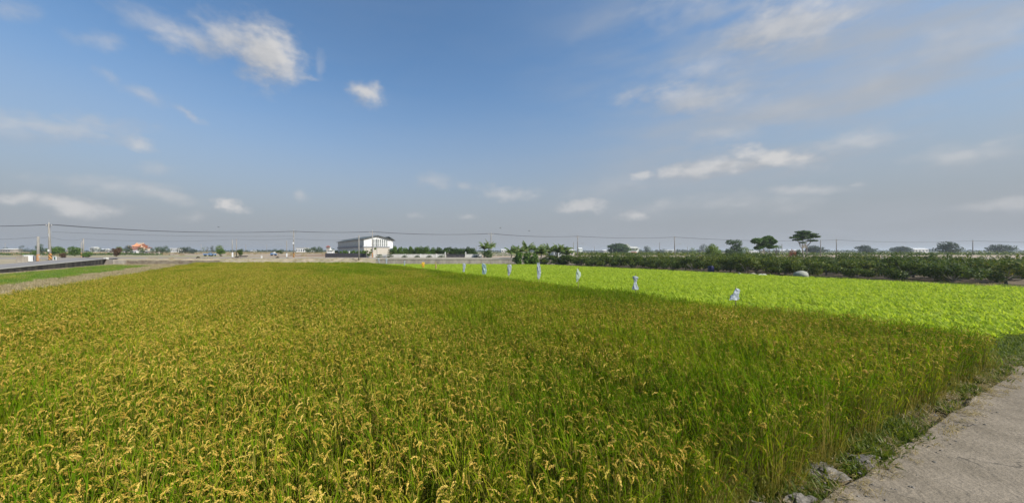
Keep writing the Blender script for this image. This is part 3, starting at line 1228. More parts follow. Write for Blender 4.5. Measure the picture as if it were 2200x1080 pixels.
poles = [  # px, wire y, Y
    (110, 480, 59.6, 'tallest utility pole at left with orange and black striped base beside the ramp road'),
    (631, 495, 76.7, 'utility pole with orange striped base and small white plate, left of the grey roofed building'),
    (800, 496, 78.2, 'utility pole with orange base standing in front of the gabled building'),
    (1055, 500, 86.0, 'utility pole rising from behind the leafy clump right of the gate'),
    (1241, 506, 101.5, 'utility pole with lamp arm just right of the banana plants'),
    (1450, 508, 107.8, 'utility pole with lamp arm right of the white tower house'),
    (1797, 514, 132.7, 'farthest utility pole of the line, at the right beyond the flat topped tree'),
]
wp = [at(-230, 476, 64)]
for i, (px, wy, Y, lb) in enumerate(poles):
    zb = road_z(Y) if i == 0 else ZP
    top = at(px, wy, Y)
    concrete_pole(gp(px + (-2 if i == 0 else 0), Y, zb), top.z - zb, lb, r0=.21 if i == 0 else .16, r1=.13 if i == 0 else .10,
                  wrap=M['wrap'] if i in (0, 1) else (M['wrap_plain'] if i == 2 else None),
                  lean=-.25 if i == 0 else (-.18 if i == 5 else 0), lamp=i in (4, 5), sign=3.4 if i == 1 else (1.7 if i == 0 else False),
                  arm_rz=.3 if i != 0 else -.2, low=4.9 if i in (0, 1, 2) else None)
    wp.append(top)
wp.append(at(2090, 516, 140))
wp.append(at(2500, 512, 120))


def cable(a, b_, sag, n=14):
    return [a.lerp(b_, i / n) - Vector((0, 0, sag * 4 * (i / n) * (1 - i / n))) for i in range(n + 1)]


concrete_pole(gp(2090, 140, ZP), at(2090, 516, 140).z - ZP, 'last utility pole at the far right over the orchard', arm_rz=.3)
for k, (dx, dz) in enumerate(((-.62, -.20), (0, -.16), (.62, -.18))):
    b = MB()
    for i in range(len(wp) - 1):
        A, B = wp[i], wp[i + 1]
        o_ = Vector((dx, dx * .3, dz))
        b.tube(cable(A + o_, B + o_, (.5, .75, .22, .45, .45, .45, .8, .8, 1)[i]), .026, 5, cap=False)
    o = b.build('power_line', M['wire'])
    tag(o, ['long black overhead wire on the near end of the crossarms', 'long black overhead wire on the pole tops', 'long black overhead wire on the far end of the crossarms'][k],
        'power line', 'overhead wires of the main pole line')

lowpoles = [  # px, top y, base Y, r, wrap, label
    (82, 508, 55, .20, True, 'thick pole without crossarm and with faded orange base beside the white cabinet'),
    (179, 512, 80, .17, False, 'plain concrete pole right of the round bush beside the ramp road'),
    (174.6, 519, 84, .10, True, 'thin short pole just left of the plain concrete pole by the ramp road'),
    (499, 515, 96, .12, False, 'slim bare pole with white marker post in front, in the dry field'),
    (508, 513, 90, .13, False, 'dark cabled pole right beside the slim bare pole in the dry field'),
    (616, 517, 88, .12, False, 'bare slim pole left of the orange based utility pole'),
    (771, 505, 66.4, .13, False, 'bare concrete pole before the dark fence of the gabled building'),
    (787, 524, 79, .06, False, 'thin steel post at the corner of the gabled building'),
]
lowtops = {}
for px, ty, Y, r, wr, lb in lowpoles:
    zb = road_z(Y) if px < 100 else ZP
    if px == 771:
        zb = .5
    top = at(px, ty, Y)
    lowtops[px] = top
    concrete_pole(gp(px, Y, zb), top.z - zb, lb, r0=r, r1=r * .75, arm=False, wrap=M['wrap_plain'] if wr else None, group='plain service poles')
thin = [at(-150, 512, 60), lowtops[82], at(105, 507, 59.6), lowtops[179], lowtops[508], at(631, 512, 76.7), at(800, 513, 78.2)]
labs = ['thin service cable from the left edge to the thick pole', 'thin service cable between the thick pole and the tallest pole',
        'sagging service cable between the tallest pole and the plain pole', 'thin service cable crossing the dry field to the dark cabled pole',
        'thin service cable from the dark cabled pole to the orange based pole', 'thin service cable ending at the gabled building']
for i in range(len(thin) - 1):
    b = MB()
    b.tube(cable(thin[i] - Vector((0, 0, .1)), thin[i + 1] - Vector((0, 0, .1)), (.3, .15, .5, .6, .2, .3)[i]), .016, 4, cap=False)
    tag(b.build('service_cable', M['wire']), labs[i], 'cable', 'thin lower cables')
b = MB()
b.tube(cable(at(112, 498, 59.6), at(631, 507, 76.7), .35), .017, 4, cap=False)
tag(b.build('service_cable', M['wire']), 'upper of the thin lower cables from the tallest pole to the orange based pole', 'cable', 'thin lower cables')

# far pylons / poles on the skyline
for px, ty, Y, lb in [(11, 522, 300, 'faint far pole at the left edge above the long shed'), (318, 523, 170, 'thin far pole right of the orange temple'),
                      (432, 524, 300, 'faint far pole above the dry field left of the blue vehicles'), (528, 525, 330, 'faint far pole right of the spreading bush'),
                      (573, 524, 340, 'faint far pole left of the orange based utility pole'), (1232, 520, 100, 'short pole left of the lamp pole by the banana plants'),
                      (1277, 529, 190, 'slim far pole between the banana plants and the domed tree'), (1417, 520, 150, 'bare pole between the white tower house and the lamp pole'),
                      (1680, 524, 110, 'short dark pole among the orchard trees'), (1763, 515, 95, 'slim pole right of the flat topped tree'),
                      (1477, 529, 320, 'far small pole right of the lamp pole'), (1023, 528, 200, 'thin far pole behind the end of the white wall'),
                      (1316, 535, 160, 'short white post before the domed tree')]:
    top = at(px, ty, Y)
    concrete_pole(gp(px, Y, ZP), top.z - ZP, lb, r0=max(.1, Y * .0007), r1=max(.08, Y * .0005), arm=False, group='far poles on the skyline')

# ------------------------------------------------------------------ gabled building
CX, CY = gp(782, 90, 0).x, 90
bt = thing('farm_building', (CX, CY, ZP), 'two storey gabled building with dark roof, white slatted gable and shaded grey side', 'building', rz=math.atan2(.48, .877))
# local x = along the gable (right), local y = along the long side (away)
GW, GL = 7.3, 38.0
zE, zP = 5.95 - ZP, 6.85 - ZP
zM = 2.62
b = MB()
b.face([(0, 0, -.2), (GW, 0, -.2), (GW, 0, zM), (0, 0, zM)])
b.face([(GW, 0, -.2), (GW, GL, -.2), (GW, GL, zM), (GW, 0, zM)])
b.face([(0, GL, -.2), (0, 0, -.2), (0, 0, zM), (0, GL, zM)], 1)
b.face([(GW, GL, -.2), (0, GL, -.2), (0, GL, zM), (GW, GL, zM)])
b.face([(0, 0, zM), (GW, 0, zM), (GW, GL, zM), (0, GL, zM)])
b.build('lower_wall', [M['beige'], M['greysiding']], bt)
b = MB()
e = .04
b.face([(-e, -e, zM), (GW + e, -e, zM), (GW + e, -e, zE), (GW / 2, -e, zP), (-e, -e, zE)])
b.face([(GW + e, -e, zM), (GW + e, GL, zM), (GW + e, GL, zE), (GW + e, -e, zE)])
b.face([(-e, GL, zM), (-e, -e, zM), (-e, -e, zE), (-e, GL, zE)], 1)
b.face([(GW + e, GL, zM), (-e, GL, zM), (-e, GL, zE), (GW / 2, GL, zP), (GW + e, GL, zE)])
b.build('upper_wall', [M['white'], M['greysiding']], bt)
b = MB()
b.box((-.14, GL / 2, zM + .18), (.30, GL, .55))
b.box((-.02, GL / 2, zM + .75), (.18, GL, .06))
b.build('balcony_band', M['greyband'], bt)
b = MB()
b.box((GW / 2, -.08, zM + .10), (GW + .3, .14, .2))
b.build('floor_band', M['greyband'], bt)
for k in range(7):
    x = 2.75 + k * .62
    b = MB()
    hh = min(zE - zM - .35, 2.6)
    b.box((x, -.075, zM + .3 + hh / 2), (.30, .06, hh))
    f = b.build('window', M['glass'], bt)
    b = MB()
    b.box((x, -.11, zM + .3 + hh * .42), (.30, .03, .06))
    b.box((x - .19, -.11, zM + .3 + hh / 2), (.07, .08, hh + .05))
    b.build('frame', M['white'], f)
for k in range(22):
    y = 1.4 + k * 1.62
    b = MB()
    b.box((-.07, y, zM + 1.55), (.06, 1.25 if k else .8, 1.9))
    b.build('side_window', M['sideglass'], bt)
b = MB()
ov = .55
for sgn, x0, x1 in ((-1, -ov, GW / 2), (1, GW / 2, GW + ov)):
    def rz_(x):
        return (zE + (zP - zE) * (1 - abs(x - GW / 2) / (GW / 2))) + .03
    A = [(x0, -ov, rz_(x0)), (x1, -ov, rz_(x1)), (x1, GL + ov, rz_(x1)), (x0, GL + ov, rz_(x0))]
    Bv = [(p[0], p[1], p[2] + .14) for p in A]
    b.add(A + Bv, [(3, 2, 1, 0), (4, 5, 6, 7), (0, 1, 5, 4), (1, 2, 6, 5), (2, 3, 7, 6), (3, 0, 4, 7)])
for k in range(26):
    y = .2 + k * 1.5
    b.box((GW * .25, y, rz_(GW * .25) + .16), (GW * .45, .05, .04))
b.build('roof', M['roof'], bt)
b = MB()
b.tube([(GW / 2, -.2, 0), (GW / 2, -.2, zP + 2.3)], .04, 5)
b.build('downpipe', M['steel'], bt)
b = MB()
b.tube([(GW + .3, 2, zE), (GW + .3, 2, zE + 1.8)], .025, 5)
b.build('aerial', M['steel'], bt)
b = MB()
b.box((GW + .75, 3.0, zM + .9), (1.3, 3.6, 2.2))
b.build('side_annex', M['white'], bt)
b = MB()
A = [(GW + .1, .6, zM + 3.0), (GW + 2.0, .6, zM + 1.9), (GW + 2.0, 5.4, zM + 1.9), (GW + .1, 5.4, zM + 3.0)]
Bv = [(p[0], p[1], p[2] + .1) for p in A]
b.add(A + Bv, [(3, 2, 1, 0), (4, 5, 6, 7), (0, 1, 5, 4), (1, 2, 6, 5), (2, 3, 7, 6), (3, 0, 4, 7)])
b.build('annex_roof', M['roof'], bt)

# fences and garden wall (all along the far side of the cross road)
YW = 80.0


def gx(px, Y=YW):
    return (px - 960) / F * Y


fn = thing('metal_fence', (gx(699), YW, ZP), 'dark solid panel fence before the hedge of the gabled building', 'fence')
w = gx(787) - gx(699)
b = MB()
k = 0
while k * .5 < w - .05:
    b.box((k * .5 + .25, 0, .52), (.485, .05 + .03 * (k % 2), 1.02))
    k += 1
b.build('panel', M['slate'], fn)
for k in range(6):
    b = MB()
    b.box((k * (w / 5), .09, .55), (.10, .10, 1.15))
    b.build('post', M['slate'], fn)
wl = thing('garden_wall', (gx(787), YW, ZP), 'white rendered garden wall with darker joints between the dark fence and the dark gate', 'wall')
w = gx(955.5) - gx(787)
b = MB()
x = 0
random.seed(9)
while x < w - .2:
    ww = min(1.9, w - x)
    b.box((x + ww / 2, 0, .38), (ww - .05, .18, .80))
    x += 1.9
b.build('wall', M['white2'], wl)
x = 1.9
while x < w:
    b = MB()
    b.box((x - .02, -.03, .41), (.16, .26, .88))
    b.build('pier', M['white'], wl)
    x += 3.8
w2 = thing('garden_wall', (gx(1002), YW, ZP), 'short end piece of the white garden wall right of the dark gate', 'wall')
w = gx(1035) - gx(1002)
b = MB()
b.box((w / 2, 0, .38), (w, .18, .82))
b.build('wall', M['white2'], w2)
gt = thing('sliding_gate', (gx(959), YW, ZP), 'dark sliding gate between the two pale gate pillars', 'gate')
w = gx(998) - gx(959)
b = MB()
for k in range(14):
    b.box(((k + .5) * w / 14, 0, .40), (w / 14 - .03, .05, .72))
b.build('panel', M['slate'], gt)
b = MB()
b.box((w / 2, -.05, .78), (w, .08, .07))
b.box((w / 2, -.05, .06), (w, .08, .07))
b.build('rail', M['slate'], gt)
for px, lb in ((956.5, 'pale gate pillar with small round cap on the left of the dark gate'), (1000.5, 'pale gate pillar with small round cap on the right of the dark gate')):
    t = thing('gate_pillar', (gx(px), YW, ZP), lb, 'pillar', 'gate pillars')
    b = MB()
    b.box((0, 0, .5), (.32, .32, 1.0))
    b.box((0, 0, 1.03), (.42, .42, .07))
    b.build('shaft', M['white2'], t)
    b = MB()
    b.lathe((0, 0, 1.06), [(.06, 0), (.13, .08), (.14, .15), (.09, .24), (.0, .28)], 10)
    b.build('cap', M['white'], t)
# small shrine-like white block left of the fence
t = thing('garden_shrine', (gx(710, 83), 83, ZP), 'small white tiered garden structure at the left end of the dark fence', 'shrine')
b = MB()
b.box((0, 0, .8), (1.3, 1.0, 1.6))
b.build('base', M['white'], t)
b = MB()
b.box((0, 0, 1.75), (1.7, 1.4, .14))
b.lathe((0, 0, 1.82), [(.5, 0), (.25, .2), (.12, .35), (.2, .45), (.02, .7)], 8)
b.build('roof', M['white2'], t)
for px in (717.5, 750.5):
    b = MB()
    b.box((0, 0, .75), (.22, .22, 1.5))
    b.box((0, 0, 1.53), (.3, .3, .1))
    o = b.build('garden_post', M['white'], loc=(gx(px, 82), 82, ZP))
    tag(o, 'short white post behind the dark fence, ' + ('near the white shrine' if px < 720 else 'in the middle of the hedge'), 'post', 'white garden posts')

# water tower
t = thing('water_tower', gp(705, 150, ZP), 'cream tower with small red hipped roof left of the gabled building', 'tower')
b = MB()
b.box((0, 0, 1.6), (1.1, 1.1, 3.2))
b.box((0, 0, 2.6), (1.5, 1.5, .1))
b.build('shaft', M['beige'], t)
b = MB()
b.box((0, 0, 3.35), (1.25, 1.25, .3))
b.add([(-.95, -.95, 3.5), (.95, -.95, 3.5), (.95, .95, 3.5), (-.95, .95, 3.5), (0, 0, 4.3)], [(0, 1, 4), (1, 2, 4), (2, 3, 4), (3, 0, 4), (3, 2, 1, 0)])
b.build('roof', M['redtile'], t)

# roadside boxes at the left
P = gp(60.5, 53.5, road_z(53.5))
t = thing('utility_cabinet', P, 'bright white metal cabinet beside the ramp road', 'cabinet', rz=.25)
b = MB()
b.box((0, 0, .53), (.84, .5, 1.0))
b.box((0, 0, 1.05), (.92, .58, .06))
b.build('body', M['white'], t)
b = MB()
b.box((0, -.27, .55), (.38, .03, .85))
b.box((.08, -.30, .6), (.03, .03, .14))
b.build('door', M['white2'], t)
t = thing('control_box', gp(72, 55, road_z(55)), 'dark grey box between the white cabinet and the thick pole', 'cabinet', rz=.25)
b = MB()
b.box((0, 0, .45), (.8, .5, .9))
b.build('body', M['greyband'], t)
b = MB()
b.box((0, -.27, .5), (.5, .03, .6))
b.build('door', M['slate'], t)
t = thing('block_wall', gp(47.5, 52.8, road_z(52.8)), 'short tan concrete block left of the white cabinet', 'wall', rz=.25)
b = MB()
b.box((0, 0, .38), (1.05, .6, 1.0))
b.box((-.2, 0, .92), (.5, .5, .12))
b.build('block', M['wallgrey'], t)
t = thing('road_mirror', gp(117.5, 58.8, road_z(58.8)), 'small white framed oval sign right of the tallest pole', 'sign')
b = MB()
b.box((-.23, 0, .3), (.09, .08, .6))
b.box((.23, 0, .3), (.09, .08, .6))
b.box((0, 0, .62), (.5, .08, .12))
b.build('frame', M['white'], t)
b = MB()
b.box((0, .02, .33), (.36, .05, .45))
b.build('panel', mat('dark_green_panel', (.03, .10, .09), .4, (.05, .13, .12), 4), t)
t = thing('road_sign', gp(84.5, 54, road_z(54)), 'small pale warning plate on a stub in front of the thick pole', 'sign')
b = MB()
b.tube([(0, 0, 0), (0, 0, .75)], .03, 6)
b.build('post', M['steel'], t)
b = MB()
b.box((.05, -.04, .78), (.22, .03, .36), .2)
b.build('plate', M['edge_line'], t)

# marker posts in the dry verge
for px, Y, h, lb in [(499.5, 74, 1.15, 'white marker post in front of the slim bare pole'), (616, 76, .95, 'white marker post at the foot of the bare slim pole'),
                     (562, 68.3, .8, 'small white marker post with dark foot at the edge of the rice')]:
    t = thing('marker_post', gp(px, Y, ZP if Y > 70 else ZP - .35), lb, 'post', 'white marker posts')
    b = MB()
    b.box((0, 0, h / 2 + .1), (.22, .16, h))
    b.build('post', M['white'], t)
    b = MB()
    b.box((0, 0, .06), (.24, .18, .2))
    b.build('foot', M['rubber'], t)


# blue farm trucks
def farm_truck(px, Y, s, label, cab_side=1, rz=0):
    t = thing('farm_truck', gp(px, Y, ZP), label, 'truck', 'blue farm trucks', rz)
    b = MB()
    b.box((-.35 * cab_side * s, 0, .75 * s), (1.7 * s, 1.2 * s, .42 * s))
    b.build('cargo_bed', M['blue'], t)
    b = MB()
    x = .85 * cab_side * s
    b.box((x, 0, .68 * s), (.75 * s, 1.15 * s, .55 * s))
    b.box((x, 0, 1.12 * s), (.62 * s, 1.05 * s, .40 * s), taper=.88)
    b.build('cab', M['blue'], t)
    b = MB()
    b.box((x, -.545 * s, 1.12 * s), (.40 * s, .03, .26 * s))
    b.box((x + .33 * cab_side * s, 0, 1.13 * s), (.03, .8 * s, .26 * s))
    b.build('window', M['window'], t)
    for xx in (-.75, .8):
        for yy in (-.5, .5):
            b = MB()
            b.tube([(xx * cab_side * s, (yy - .08) * s, .3 * s), (xx * cab_side * s, (yy + .08) * s, .3 * s)], .29 * s, 14)
            b.build('wheel', M['rubber'], t)
    return t


farm_truck(446, 100, .85, 'faded blue small truck on the left of a pair in the dry field', 1, .3)
farm_truck(456, 102, .85, 'faded blue small truck on the right of a pair, near the round bush', -1, -.2)
tk = farm_truck(588, 112, .8, 'small blue truck with white load left of the leaning bush', -1, .1)
b = MB()
b.box((.2, 0, 1.0), (.5, .5, .3))
b.box((.25, 0, 1.22), (.3, .3, .16))
tag(b.build('sack', M['white'], loc=gp(588, 112, ZP)), 'white sack lying on the small blue truck', 'sack')
# dark harrow in the field
t = thing('harrow', gp(521, 76, ZP), 'long low dark farm implement lying on the dry verge', 'farm tool')
b = MB()
b.box((0, 0, .35), (2.0, .12, .14), .03)
b.box((.1, .35, .4), (1.8, .12, .12), .03)
b.box((-.8, .2, .35), (.12, .6, .12))
b.box((.85, .2, .35), (.12, .6, .12))
b.build('frame', M['rubber'], t)
b = MB()
for k in range(9):
    b.tube([(-.9 + k * .22, 0, .35), (-.88 + k * .22, .05, .0)], .03, 5)
b.build('tines', M['rubber'], t)
# small brown stump and lumps
random.seed(4)
for px, Y, s, lb in [(425, 70, .35, 'dark clod lump on the dry bank below the blue trucks'), (508.5, 75, .35, 'small brown stump left of the dark farm implement'),
                     (597, 73, .3, 'low dark clod on the verge below the leaning bush'), (475, 99, .4, 'black tyre like lump beside the round bush')]:
    b = MB()
    b.rock((0, 0, s * .4), (s * 1.1, s * .8, s * .7), px, sub=2, amp=.35)
    tag(b.build('clod', mat('dark_clod', (.05, .04, .03), .95, (.10, .08, .05), 5), loc=gp(px, Y, ZP)), lb, 'lump')

# ------------------------------------------------------------------ plastic bags on stakes along the crop border


def bag(px, ty, by, half, label, prof, m, depth=.3, seed=1, stake=True):
    """prof: list of (height fraction, half width fraction, sideways shift fraction)"""
    X0 = None
    # stand on the border line n = 14.15
    k = (px - 960) / F
    Y = 14.15 / (.877 * k + .48)
    base = gp(px, Y, ZL)
    zb = EYE + (540 - by) / F * Y
    zt = EYE + (540 - ty) / F * Y
    hw = half / F * Y
    t = thing('bird_scarer', base, label, 'bird scarer', 'plastic bags on stakes between the two crops', rz=.1)
    if stake:
        b = MB()
        b.tube([(0, 0, 0), (.02, 0, (zt - ZL) * 1.05)], [.016, .011], 6)
        b.build('stake', M['bamboo'], t)
    b = MB()
    n = 22
    rings = 22
    vs, fs = [], []
    z0, z1 = zb - ZL - .06, zt - ZL
    for r in range(rings + 1):
        f = r / rings
        for a, c in zip(prof[:-1], prof[1:]):
            if a[0] <= f <= c[0] + 1e-6:
                u = (f - a[0]) / max(1e-6, c[0] - a[0])
                wv = a[1] + (c[1] - a[1]) * u
                sx = a[2] + (c[2] - a[2]) * u
                break
        for q in range(n):
            th = 2 * math.pi * q / n
            wr = 1 + .28 * noise.noise(Vector((math.cos(th) * 1.8, math.sin(th) * 1.8 + seed, f * 4.2))) + .13 * math.sin(th * 4 + f * 9 + seed) + .2 * noise.noise(Vector((math.cos(th) * 4, math.sin(th) * 4 + seed, f * 11)))
            vs.append((sx * hw + math.cos(th) * wv * hw * wr, math.sin(th) * wv * hw * depth * wr,
                       z0 + (z1 - z0) * f + .10 * hw * noise.noise(Vector((th, f * 4, seed)))))
    for r in range(rings):
        for q in range(n):
            fs.append((r * n + q, r * n + (q + 1) % n, (r + 1) * n + (q + 1) % n, (r + 1) * n + q))
    fs.append(tuple(range(n - 1, -1, -1)))
    fs.append(tuple(range(rings * n, rings * n + n)))
    b.add(vs, fs)
    b.build('bag', m, t)
    return t


bag(1580, 619, 640, 11, 'crumpled white bag leaning right, nearest of the bags by the rice', [(0, .95, -.35), (.3, .8, -.15), (.65, .55, .25), (.85, .5, .45), (1, .12, .15)], M['bagwhite'], seed=1)
bag(1365, 593, 619, 6.5, 'white bag tied to a narrow waist with flared top and bottom', [(0, .95, 0), (.3, .75, 0), (.55, .42, -.05), (.75, .6, .1), (.92, .95, .1), (1, .5, -.3)], M['bagwhite'], seed=2)
bag(1242, 577, 603, 6, 'pale green folded bag shaped like a slanted leaf with a dark open bottom', [(0, .12, -.6), (.2, .5, -.2), (.45, .85, .1), (.7, .75, .15), (1, .08, -.35)], M['baggreen'], seed=3)
bag(1157.5, 564, 597, 4.5, 'tallest and narrow grey white bag', [(0, .35, -.2), (.15, .75, 0), (.5, .9, .05), (.8, .75, -.1), (1, .55, -.3)], M['bagwhite'], seed=4)
bag(1094, 568, 590, 5, 'rounded grey bag with a dark pointed foot', [(0, .2, -.3), (.25, .6, -.05), (.6, .9, .1), (.85, .95, .15), (1, .55, .1)], M['baggrey'], seed=5)
bag(1040, 565, 586.5, 5, 'wide pale teal bag with slanted top', [(0, .8, .1), (.3, .9, .1), (.7, .9, 0), (.88, .7, -.2), (1, .15, -.6)], M['bagteal'], seed=6)
bag(997, 564.5, 582, 3.2, 'small white bag between the wide teal bag and the tan one', [(0, .6, -.3), (.4, .8, 0), (.75, .9, .2), (.9, .7, 0), (1, .2, -.2)], M['bagwhite'], seed=7)
bag(936.5, 562.5, 575.5, 2.4, 'thin tan brown cloth strip on a stake right of the yellow bag', [(0, .7, 0), (.4, .8, .1), (.7, .5, -.2), (1, .25, 0)], M['bagtan'], seed=8)
bag(908.5, 563, 573, 3.4, 'bright yellow bag on a stake', [(0, .5, .2), (.3, .7, .2), (.6, .9, 0), (.85, .95, .05), (1, .6, .3)], M['bagyellow'], seed=9)
bag(869, 559.5, 568.5, 2.0, 'thin grey white bag left of the yellow bag', [(0, .6, 0), (.5, .7, 0), (.8, .9, .2), (1, .3, .3)], M['baggrey'], seed=10)
bag(830, 555.5, 565, 2.4, 'pale bluish strip bag near the far corner of the rice', [(0, .5, .2), (.5, .6, .1), (.85, .9, .1), (1, .6, 0)], M['bagwhite'], seed=11)
bag(813.5, 554.5, 563.5, 1.9, 'slanting white strip, farthest of the bags by the rice', [(0, .5, .6), (.5, .6, .2), (.85, .8, -.2), (1, .5, -.3)], M['bagwhite'], seed=12)


# ------------------------------------------------------------------ trees
def leaves(b, lobes, n, size, rng, mi=0, inner=.45, flat=0.0):
    ws = [(a[1] * a[2] * a[3]) ** .6 for a in lobes]
    tot = sum(ws)
    for (c, rx, ry, rz), w in zip(lobes, ws):
        k = int(n * w / tot)
        c = Vector(c)
        for i in range(k):
            d = rv(rng)
            while d.length > 1 or d.length < .05:
                d = rv(rng)
            d.normalize()
            r = inner + (1 - inner) * rng.random() ** .6
            r *= 1 + .25 * noise.noise(d * 2.2 + c * 1.7)
            p = c + Vector((d.x * rx, d.y * ry, d.z * rz)) * r
            s = size * rng.uniform(.55, 1.25)
            u = (rv(rng) + Vector((0, 0, -.2))).normalized()
            nn = (d * .6 + rv(rng, .9) + Vector((0, 0, .35))).normalized()
            v = nn.cross(u)
            if v.length < .05:
                continue
            v.normalize()
            u = v.cross(nn)
            b.face([p - u * s * .6, p + v * s * .3, p + u * s * .6, p - v * s * .3], mi)


def auto_lobes(rng, w, h, z0, k=9, shape='round', depth=None):
    """lobes filling an envelope of width w between z0 and h"""
    dd = depth or w
    H = h - z0
    L_ = []
    for i in range(k):
        a = rng.uniform(0, 6.28)
        f = (i + .5) / k
        if shape == 'round':
            r = math.sqrt(max(.05, 1 - (2 * f - 1) ** 2)) * rng.uniform(.35, .8)
        elif shape == 'umbrella':
            f = .45 + .55 * f
            r = rng.uniform(.2, .95)
            f = 1 - .45 * r * rng.uniform(.5, 1)
        elif shape == 'cone':
            r = (1 - f) * rng.uniform(.5, .9)
        else:
            r = rng.uniform(.2, .85)
        s = rng.uniform(.20, .34)
        L_.append(((math.cos(a) * r * w / 2, math.sin(a) * r * dd / 2, z0 + H * (.12 + .76 * f)), w * s, dd * s, H * rng.uniform(.16, .26)))
    if shape == 'round':
        L_.append(((0, 0, z0 + H * .5), w * .33, dd * .33, H * .34))
    return L_


def tree(px, ty, wpx, Y, label, m='lf_mid', shape='round', clear=.15, lob=9, nleaf=1500, size=None, cat='tree', group=None,
         base=None, name='tree', seed=None, bark='bark', trunks=1, zb=ZP, lobes=None, inner=.45, depth=None):
    seed = seed or int(px * 7 + ty)
    rng = random.Random(seed)
    loc = gp(px, Y, zb)
    h = EYE + (540 - ty) / F * Y - zb
    w = wpx / F * Y
    size = size or max(.18, w * .07)
    t = thing(name, loc, label, cat, group)
    lb = lobes(w, h) if lobes else auto_lobes(rng, w, h, h * clear, lob, shape, depth)
    b = MB()
    leaves(b, lb, nleaf, size, rng, inner=inner)
    b.build('crown', M[m], t)
    b = MB()
    r0 = max(.05, h * .022)
    for q in range(trunks):
        dx = (q - (trunks - 1) / 2) * w * .12
        fork = Vector((dx * 1.5 + rng.uniform(-.03, .03) * w, 0, max(h * clear * .9, h * .22)))
        b.tube([(dx * .4, 0, -.15), Vector((dx, 0, fork.z * .5)), fork], [r0 * 1.25 / trunks ** .5, r0 / trunks ** .5, r0 * .8 / trunks ** .5], 7)
        for i, (c, *_r) in enumerate(lb):
            if i % trunks == q:
                c = Vector(c)
                mid = fork.lerp(c, .5) + Vector((0, 0, -.06 * h))
                b.tube([fork, mid, c], [r0 * .55, r0 * .35, r0 * .12], 5, cap=False)
    b.build('trunk', M[bark], t)
    return t


# left skyline (near to far)
tree(122, 530, 27, 100, 'round dense green tree just right of the tallest pole', 'lf_mid', clear=.18, nleaf=2600, lob=12)
tree(137, 533, 12, 112, 'smaller dark tree tucked behind the round tree by the tallest pole', 'lf_dark', nleaf=900)
tree(161, 530, 25, 96, 'round dense green tree left of the plain concrete pole', 'lf_mid', clear=.15, nleaf=2600, lob=12)
tree(136, 543, 13, 75, 'low brownish bush below the two round trees', 'lf_red', clear=0, nleaf=700, cat='bush', name='bush')
tree(190, 541, 19, 80, 'low green bush right of the plain concrete pole', 'lf_mid', clear=0, nleaf=1300, cat='bush', name='bush')
tree(86, 524, 17, 130, 'dark tree behind the thick pole', 'lf_dark', clear=.1, nleaf=1700)
tree(76, 537, 14, 105, 'low green shrub left of the thick pole', 'lf_mid', clear=0, nleaf=700, cat='bush', name='bush')
tree(46, 526, 10, 260, 'tall ragged dark tree at the far left', 'lf_grey', clear=.1, nleaf=1200,
     lobes=lambda w, h: [((-.15 * w, 0, h * .35), w * .4, w * .4, h * .3), ((.25 * w, 0, h * .8), w * .28, w * .3, h * .16), ((-.3 * w, 0, h * .72), w * .22, w * .2, h * .15), ((.4 * w, 0, h * .3), w * .35, w * .3, h * .2)])
tree(14, 531, 16, 320, 'low spreading far tree above the long shed', 'lf_grey', nleaf=700)
for px, ty, wp_ in ((28, 533, 14), (36, 535, 12), (56, 533, 14), (66, 535, 14), (100, 533, 18)):
    tree(px, ty, wp_, 300, 'low dark far tree at the left edge of the skyline', 'lf_grey', clear=0, nleaf=600, group='low dark far trees at the left')
tree(251, 532, 17, 78, 'reddish brown round tree on a bare stem in front of the temple', 'lf_red', clear=.2, nleaf=2200, lob=11)
tree(258, 529, 16, 150, 'green tree behind the reddish brown tree', 'lf_mid', nleaf=1300)
tree(272, 527, 17, 160, 'rounded grey green tree at the left end of the temple', 'lf_grey', nleaf=1500)
tree(302, 531, 15, 150, 'dark tree before the right end of the temple', 'lf_dark', nleaf=1200)
tree(281, 534, 10, 150, 'small dark tree before the middle of the temple', 'lf_dark', nleaf=700)
tree(312, 534, 12, 200, 'low dark tree right of the temple', 'lf_grey', nleaf=700)
for px, ty, wp_ in ((200, 530, 14), (212, 532, 14), (225, 534, 16), (237, 535, 12), (244, 533, 12)):
    tree(px, ty, wp_, 330, 'greyish far tree in the row left of the temple', 'lf_grey', clear=0, nleaf=600, group='far trees left of the temple')
for i, (px, ty, wp_) in enumerate(((327, 532, 9), (335, 530, 12), (345, 529, 14), (358, 528, 16))):
    tree(px, ty, wp_, 180, 'dark bushy tree between the temple and the long white building', 'lf_dark', clear=.08, nleaf=1100, group='trees right of the temple')
for i, (px, ty, wp_) in enumerate(((390, 530, 18), (398, 531, 14), (407, 529, 14), (416, 534, 12))):
    tree(px, ty, wp_, 190, 'grey green tree in the clump right of the long white building', 'lf_grey', clear=.05, nleaf=1100, group='trees right of the long white building')
tree(438, 529, 8, 200, 'thin pale sapling left of the blue trucks', 'lf_light', clear=.4, nleaf=220)
tree(445, 529, 8, 205, 'thin bare topped sapling above the blue trucks', 'lf_grey', clear=.4, nleaf=220)
tree(456, 528, 9, 160, 'small slender green tree behind the blue trucks', 'lf_grey', clear=.3, nleaf=600)
tree(471, 526, 18, 150, 'pale loose tree rising behind the round bush', 'lf_light', clear=.35, nleaf=700, inner=.2)
tree(474, 534, 17, 95, 'compact round dark green bush tree right of the blue trucks', 'lf_mid', clear=.28, nleaf=2200, lob=12)
tree(517, 534, 16, 90, 'spiky dull green bush right of the two thin poles', 'lf_orch', clear=.12, nleaf=1300, inner=.2)
tree(500, 536, 10, 240, 'low far tree behind the two thin poles', 'lf_grey', nleaf=500)
